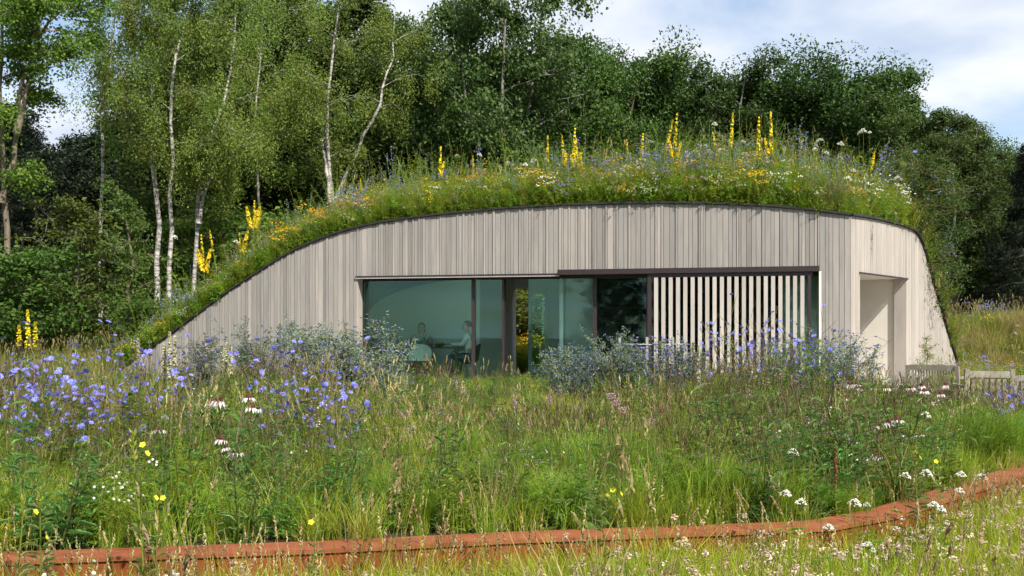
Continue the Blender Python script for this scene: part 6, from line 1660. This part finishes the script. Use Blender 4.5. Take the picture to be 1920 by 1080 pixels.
# bowl and glasses on the table
m2 = MB(); th = np.linspace(0.05, 1.45, 6); rr2 = 0.13 * np.sin(th); 
prof_ = np.stack([rr2, 0.075 * (1 - np.cos(th)) / (1 - math.cos(1.45))], 1)
ph = np.arange(14) * 6.283 / 14
V = np.stack([prof_[:, None, 0] * np.cos(ph), prof_[:, None, 0] * np.sin(ph), np.broadcast_to(prof_[:, None, 1], (6, 14))], -1)
k_ = (np.arange(5) * 14)[:, None]; j_ = np.arange(14)[None]; m2.add(V, np.stack([k_ + j_, k_ + (j_ + 1) % 14, k_ + 14 + (j_ + 1) % 14, k_ + 14 + j_], -1))
bw_ = empty('fruit_bowl', (-1.62, 23.85, FZ + 0.752)); obj('bowl', m2.mesh('bowl', M['table_wood'], True), bw_)
for q in range(5):
    m3 = MB(); sphere_mesh(m3, (0.05 * math.cos(q * 1.26), 0.05 * math.sin(q * 1.26), 0.075), 0.036, 9, 6); obj('fruit', m3.mesh('fruit', M['fl_gold'], True), bw_)
tag(bw_, 'dark bowl of fruit on the dining table', 'bowl')
# kitchen cabinet behind the dark glass
kx = s_pv(1140, 4.4); KLo = rm(kx, 4.3)
kit = empty('kitchen_cabinet', (*KLo, FZ), math.atan2(D1[1], D1[0]))
def kb(nm, lo, hi, mat, par=None):
    m3 = MB(); box(m3, lo, hi); return obj(nm, m3.mesh(nm, M[mat]), par or kit)
kb('carcass', (0, -0.25, 0.0), (4.2, 0.28, 0.86), 'inner_dark'); kb('worktop', (-0.02, -0.3, 0.862), (4.22, 0.28, 0.90), 'inner_brown')
for q in range(7):
    d_o = kb('cabinet_door', (0.02 + q * 0.6, -0.272, 0.06), (0.59 + q * 0.6, -0.252, 0.84), 'inner_brown'); kb('handle', (0.25 + q * 0.6, -0.292, 0.78), (0.37 + q * 0.6, -0.274, 0.80), 'sill_metal', d_o)
for q in range(2): kb('wall_shelf', (0.1, 0.02, 1.28 + q * 0.36), (3.2, 0.28, 1.31 + q * 0.36), 'inner_brown')
tag(kit, 'dark kitchen cabinet with shelves behind the glass beside the shutter', 'cabinet')
M['crock'] = flat('glazed crockery', (0.45, 0.43, 0.38), 0.3)
for q, (kx_, hh, rr3, lab) in enumerate([(0.25, 0.2, 0.05, 'tall pale jug on the kitchen worktop'), (0.55, 0.12, 0.08, 'wide pale pot on the kitchen worktop'), (0.9, 0.24, 0.045, 'narrow bottle on the kitchen worktop')]):
    o_xy = rm(kx + kx_, 4.3 + 0.05); m3 = MB()
    zs = np.array([0, 0.02, 0.45, 0.7, 0.85, 1.0]) * hh; rs_ = np.array([0.75, 0.95, 1.0, 0.7, 0.45, 0.5]) * rr3; ph = np.arange(12) * 6.283 / 12
    V = np.stack([rs_[:, None] * np.cos(ph), rs_[:, None] * np.sin(ph), np.broadcast_to(zs[:, None], (6, 12))], -1)
    k_ = (np.arange(5) * 12)[:, None]; j_ = np.arange(12)[None]; m3.add(V, np.stack([k_ + j_, k_ + (j_ + 1) % 12, k_ + 12 + (j_ + 1) % 12, k_ + 12 + j_], -1))
    o = obj(('jug', 'pot', 'bottle')[q], m3.mesh('vessel', M['crock'], True)); o.location = (*o_xy, FZ + 0.902); tag(o, lab, ('jug', 'pot', 'bottle')[q])

# ------------------------------------------------------------------ the two people at the table
M['skin'] = flat('skin', (0.50, 0.30, 0.22), 0.5, var=0.05)
M['hair_dark'] = flat('dark brown hair', (0.022, 0.014, 0.010), 0.5)
M['shirt_print'] = noise_mat('patterned blouse', [(0.42, (0.08, 0.10, 0.12)), (0.5, (0.45, 0.45, 0.42)), (0.6, (0.55, 0.53, 0.48))], scale=30, rough=0.8)
M['shirt_white'] = flat('white shirt', (0.72, 0.73, 0.72), 0.8, var=0.04)
M['jeans'] = flat('blue jeans', (0.05, 0.08, 0.16), 0.8)
M['shoe'] = flat('dark shoes', (0.03, 0.025, 0.02), 0.5)
M['eye'] = flat('eye', (0.03, 0.02, 0.015), 0.2)
def skin_obj(name, V, E, R, root, mat, parent, sub=2):
    me = bpy.data.meshes.new(name); me.from_pydata([tuple(v_) for v_ in V], E, []); me.materials.append(mat)
    o = obj(name, me, parent)
    md = o.modifiers.new('skin', 'SKIN'); md.use_smooth_shade = True
    if not me.skin_vertices: raise RuntimeError('no skin layer')
    for k, r_ in enumerate(R):
        sv_ = me.skin_vertices[0].data[k]; rr4 = r_ if isinstance(r_, tuple) else (r_, r_); sv_.radius = rr4; sv_.use_root = (k == root)
    s2 = o.modifiers.new('smooth', 'SUBSURF'); s2.levels = sub; s2.render_levels = sub
    return o
def person(loc, rz, sh, label, shirt, long_hair, wr, el, lean=0.0, short_sleeve=True):
    """Seated, facing local -Y; sh is the seated shoulder height over the floor; wr, el: wrist and elbow of the side x = +1 (mirrored with the second entry)."""
    t = empty('person', loc, rz)
    V, E, R, ix = [], [], [], {}
    def j(nm, p, r_, frm=None):
        ix[nm] = len(V); V.append(p); R.append(r_)
        if frm: E.append((ix[frm], ix[nm]))
    j('pelvis', (0, 0, 0.52), (0.13, 0.11)); j('belly', (0, lean * 0.3, sh - 0.28), (0.125, 0.095), 'pelvis'); j('chest', (0, lean * 0.7, sh - 0.09), (0.14, 0.105), 'belly')
    j('collar', (0, lean, sh + 0.015), (0.075, 0.065), 'chest'); j('neck', (0, lean - 0.012, sh + 0.075), 0.05, 'collar'); j('jaw', (0, lean - 0.035, sh + 0.135), (0.062, 0.075), 'neck'); j('brow', (0, lean - 0.025, sh + 0.215), (0.072, 0.088), 'jaw'); j('crown', (0, lean - 0.005, sh + 0.275), (0.05, 0.06), 'brow')
    j('nose', (0, lean - 0.118, sh + 0.165), 0.012, 'jaw')
    for sx, tg in ((1, 'a'), (-1, 'b')):
        e_, w_ = el[0 if sx > 0 else 1], wr[0 if sx > 0 else 1]
        j('sh' + tg, (sx * 0.165, lean, sh - 0.02), 0.058, 'chest'); j('el' + tg, (sx * e_[0], e_[1], e_[2]), 0.042, 'sh' + tg); j('wr' + tg, (sx * w_[0], w_[1], w_[2]), 0.026, 'el' + tg)
        d_ = unit(np.array([sx * w_[0], w_[1], w_[2]]) - np.array([sx * e_[0], e_[1], e_[2]])); si = unit(np.cross(d_, [0, 0, 1])) * sx
        pw = np.array([sx * w_[0], w_[1], w_[2]]); pm = pw + d_ * 0.05
        j('pm' + tg, tuple(pm), (0.022, 0.034), 'wr' + tg)
        for f_, (o_, l1) in enumerate(((-0.024, 0.062), (-0.008, 0.075), (0.009, 0.07), (0.024, 0.052))):
            p1 = pm + si * o_ + d_ * 0.03; p2 = p1 + d_ * l1 * 0.5 + np.array([0, 0, -0.012]); p3 = p2 + d_ * l1 * 0.4 + np.array([0, 0, -0.02])
            j('f%d%s' % (f_, tg), tuple(p1), 0.0095, 'pm' + tg); j('g%d%s' % (f_, tg), tuple(p2), 0.0085, 'f%d%s' % (f_, tg)); j('h%d%s' % (f_, tg), tuple(p3), 0.0075, 'g%d%s' % (f_, tg))
        p1 = pw + d_ * 0.02 - si * 0.035; p2 = p1 + d_ * 0.03 - si * 0.012
        j('t' + tg, tuple(p1), 0.011, 'pm' + tg); j('u' + tg, tuple(p2), 0.0085, 't' + tg)
        j('hip' + tg, (sx * 0.095, -0.02, 0.50), 0.095, 'pelvis'); j('kn' + tg, (sx * 0.13, -0.43, 0.53), 0.062, 'hip' + tg); j('an' + tg, (sx * 0.13, -0.40, 0.10), 0.04, 'kn' + tg); j('to' + tg, (sx * 0.14, -0.54, 0.045), 0.038, 'an' + tg)
    skin_obj('body', V, E, R, 0, M['skin'], t)
    def garment(nm, names, grow, mat, cut=None):
        id_ = [ix[q] for q in names]; mp = {a: b for b, a in enumerate(id_)}
        vv = [V[q] for q in id_]; ee = [(mp[a], mp[b]) for a, b in E if a in mp and b in mp]
        rr5 = [tuple(np.array(R[q] if isinstance(R[q], tuple) else (R[q],) * 2) + grow) for q in id_]
        for (a, b, f) in (cut or []):      # sleeves that end part of the way down
            pa, pb = np.array(V[ix[a]]), np.array(V[ix[b]]); vv.append(tuple(pa * (1 - f) + pb * f)); rr5.append((0.062,) * 2); ee.append((mp[ix[a]], len(vv) - 1))
        return skin_obj(nm, vv, ee, rr5, 0, mat, t)
    if short_sleeve: garment('shirt', ['pelvis', 'belly', 'chest', 'collar', 'sha', 'shb'], 0.014, shirt, [('sha', 'ela', 0.7), ('shb', 'elb', 0.7)])
    else: garment('shirt', ['pelvis', 'belly', 'chest', 'collar', 'sha', 'ela', 'wra', 'shb', 'elb', 'wrb'], 0.014, shirt)
    garment('trousers', ['pelvis', 'hipa', 'kna', 'ana', 'hipb', 'knb', 'anb'], 0.017, M['jeans'])
    for sx in (-1, 1):
        m3 = MB(); sphere_mesh(m3, (sx * 0.14, -0.49, 0.055), (0.05, 0.13, 0.052), 10, 6, deform=lambda q: np.stack([q[..., 0], q[..., 1], np.maximum(q[..., 2], -0.9)], -1)); obj('shoe', m3.mesh('shoe', M['shoe'], True), t)
        m3 = MB(); sphere_mesh(m3, (sx * 0.031, lean - 0.104, sh + 0.195), 0.011, 8, 6); obj('eye', m3.mesh('eye', M['eye'], True), t)
        m3 = MB(); sphere_mesh(m3, (sx * 0.076, lean - 0.01, sh + 0.18), (0.014, 0.024, 0.034), 8, 6); obj('ear', m3.mesh('ear', M['skin'], True), t)
    m3 = MB(); sphere_mesh(m3, (0, lean - 0.108, sh + 0.125), (0.022, 0.010, 0.006), 8, 5); obj('mouth', m3.mesh('mouth', flat('lips', (0.35, 0.12, 0.10)), True), t)
    m3 = MB()
    def hair_def(q):
        face = (q[..., 1] < -0.25) & (q[..., 2] < 0.45)
        out = q.copy(); out[..., 1] = np.where(face, -0.1 + 0.0 * q[..., 1], q[..., 1])
        low = q[..., 2] < -0.2
        if long_hair: out[..., 2] = np.where(low, q[..., 2] * 1.75, q[..., 2]); out[..., 1] = np.where(low & face, 0.1, out[..., 1])
        else: out[..., 2] = np.maximum(q[..., 2], -0.35)
        return out
    sphere_mesh(m3, (0, lean + 0.004, sh + 0.215), (0.094, 0.112, 0.112), 18, 14, deform=hair_def); obj('hair', m3.mesh('hair', M['hair_dark'], True), t)
    return tag(t, label, 'person', 'people at the dining table')
person((-2.08, 24.60, FZ), 0.0, 0.98, 'person with long dark hair and patterned top, seated facing the window', M['shirt_print'], True, [(0.14, -0.44, 0.80), (0.10, -0.42, 0.80)], [(0.25, -0.20, 0.76), (0.25, -0.20, 0.76)], -0.05)
person((-0.97, 23.90, FZ), -math.pi / 2, 1.02, 'person in a white shirt and jeans sitting in profile behind the mullion', M['shirt_white'], False, [(0.16, -0.40, 0.81), (0.12, -0.30, 0.66)], [(0.24, -0.14, 0.80), (0.24, -0.08, 0.74)], -0.03, False)
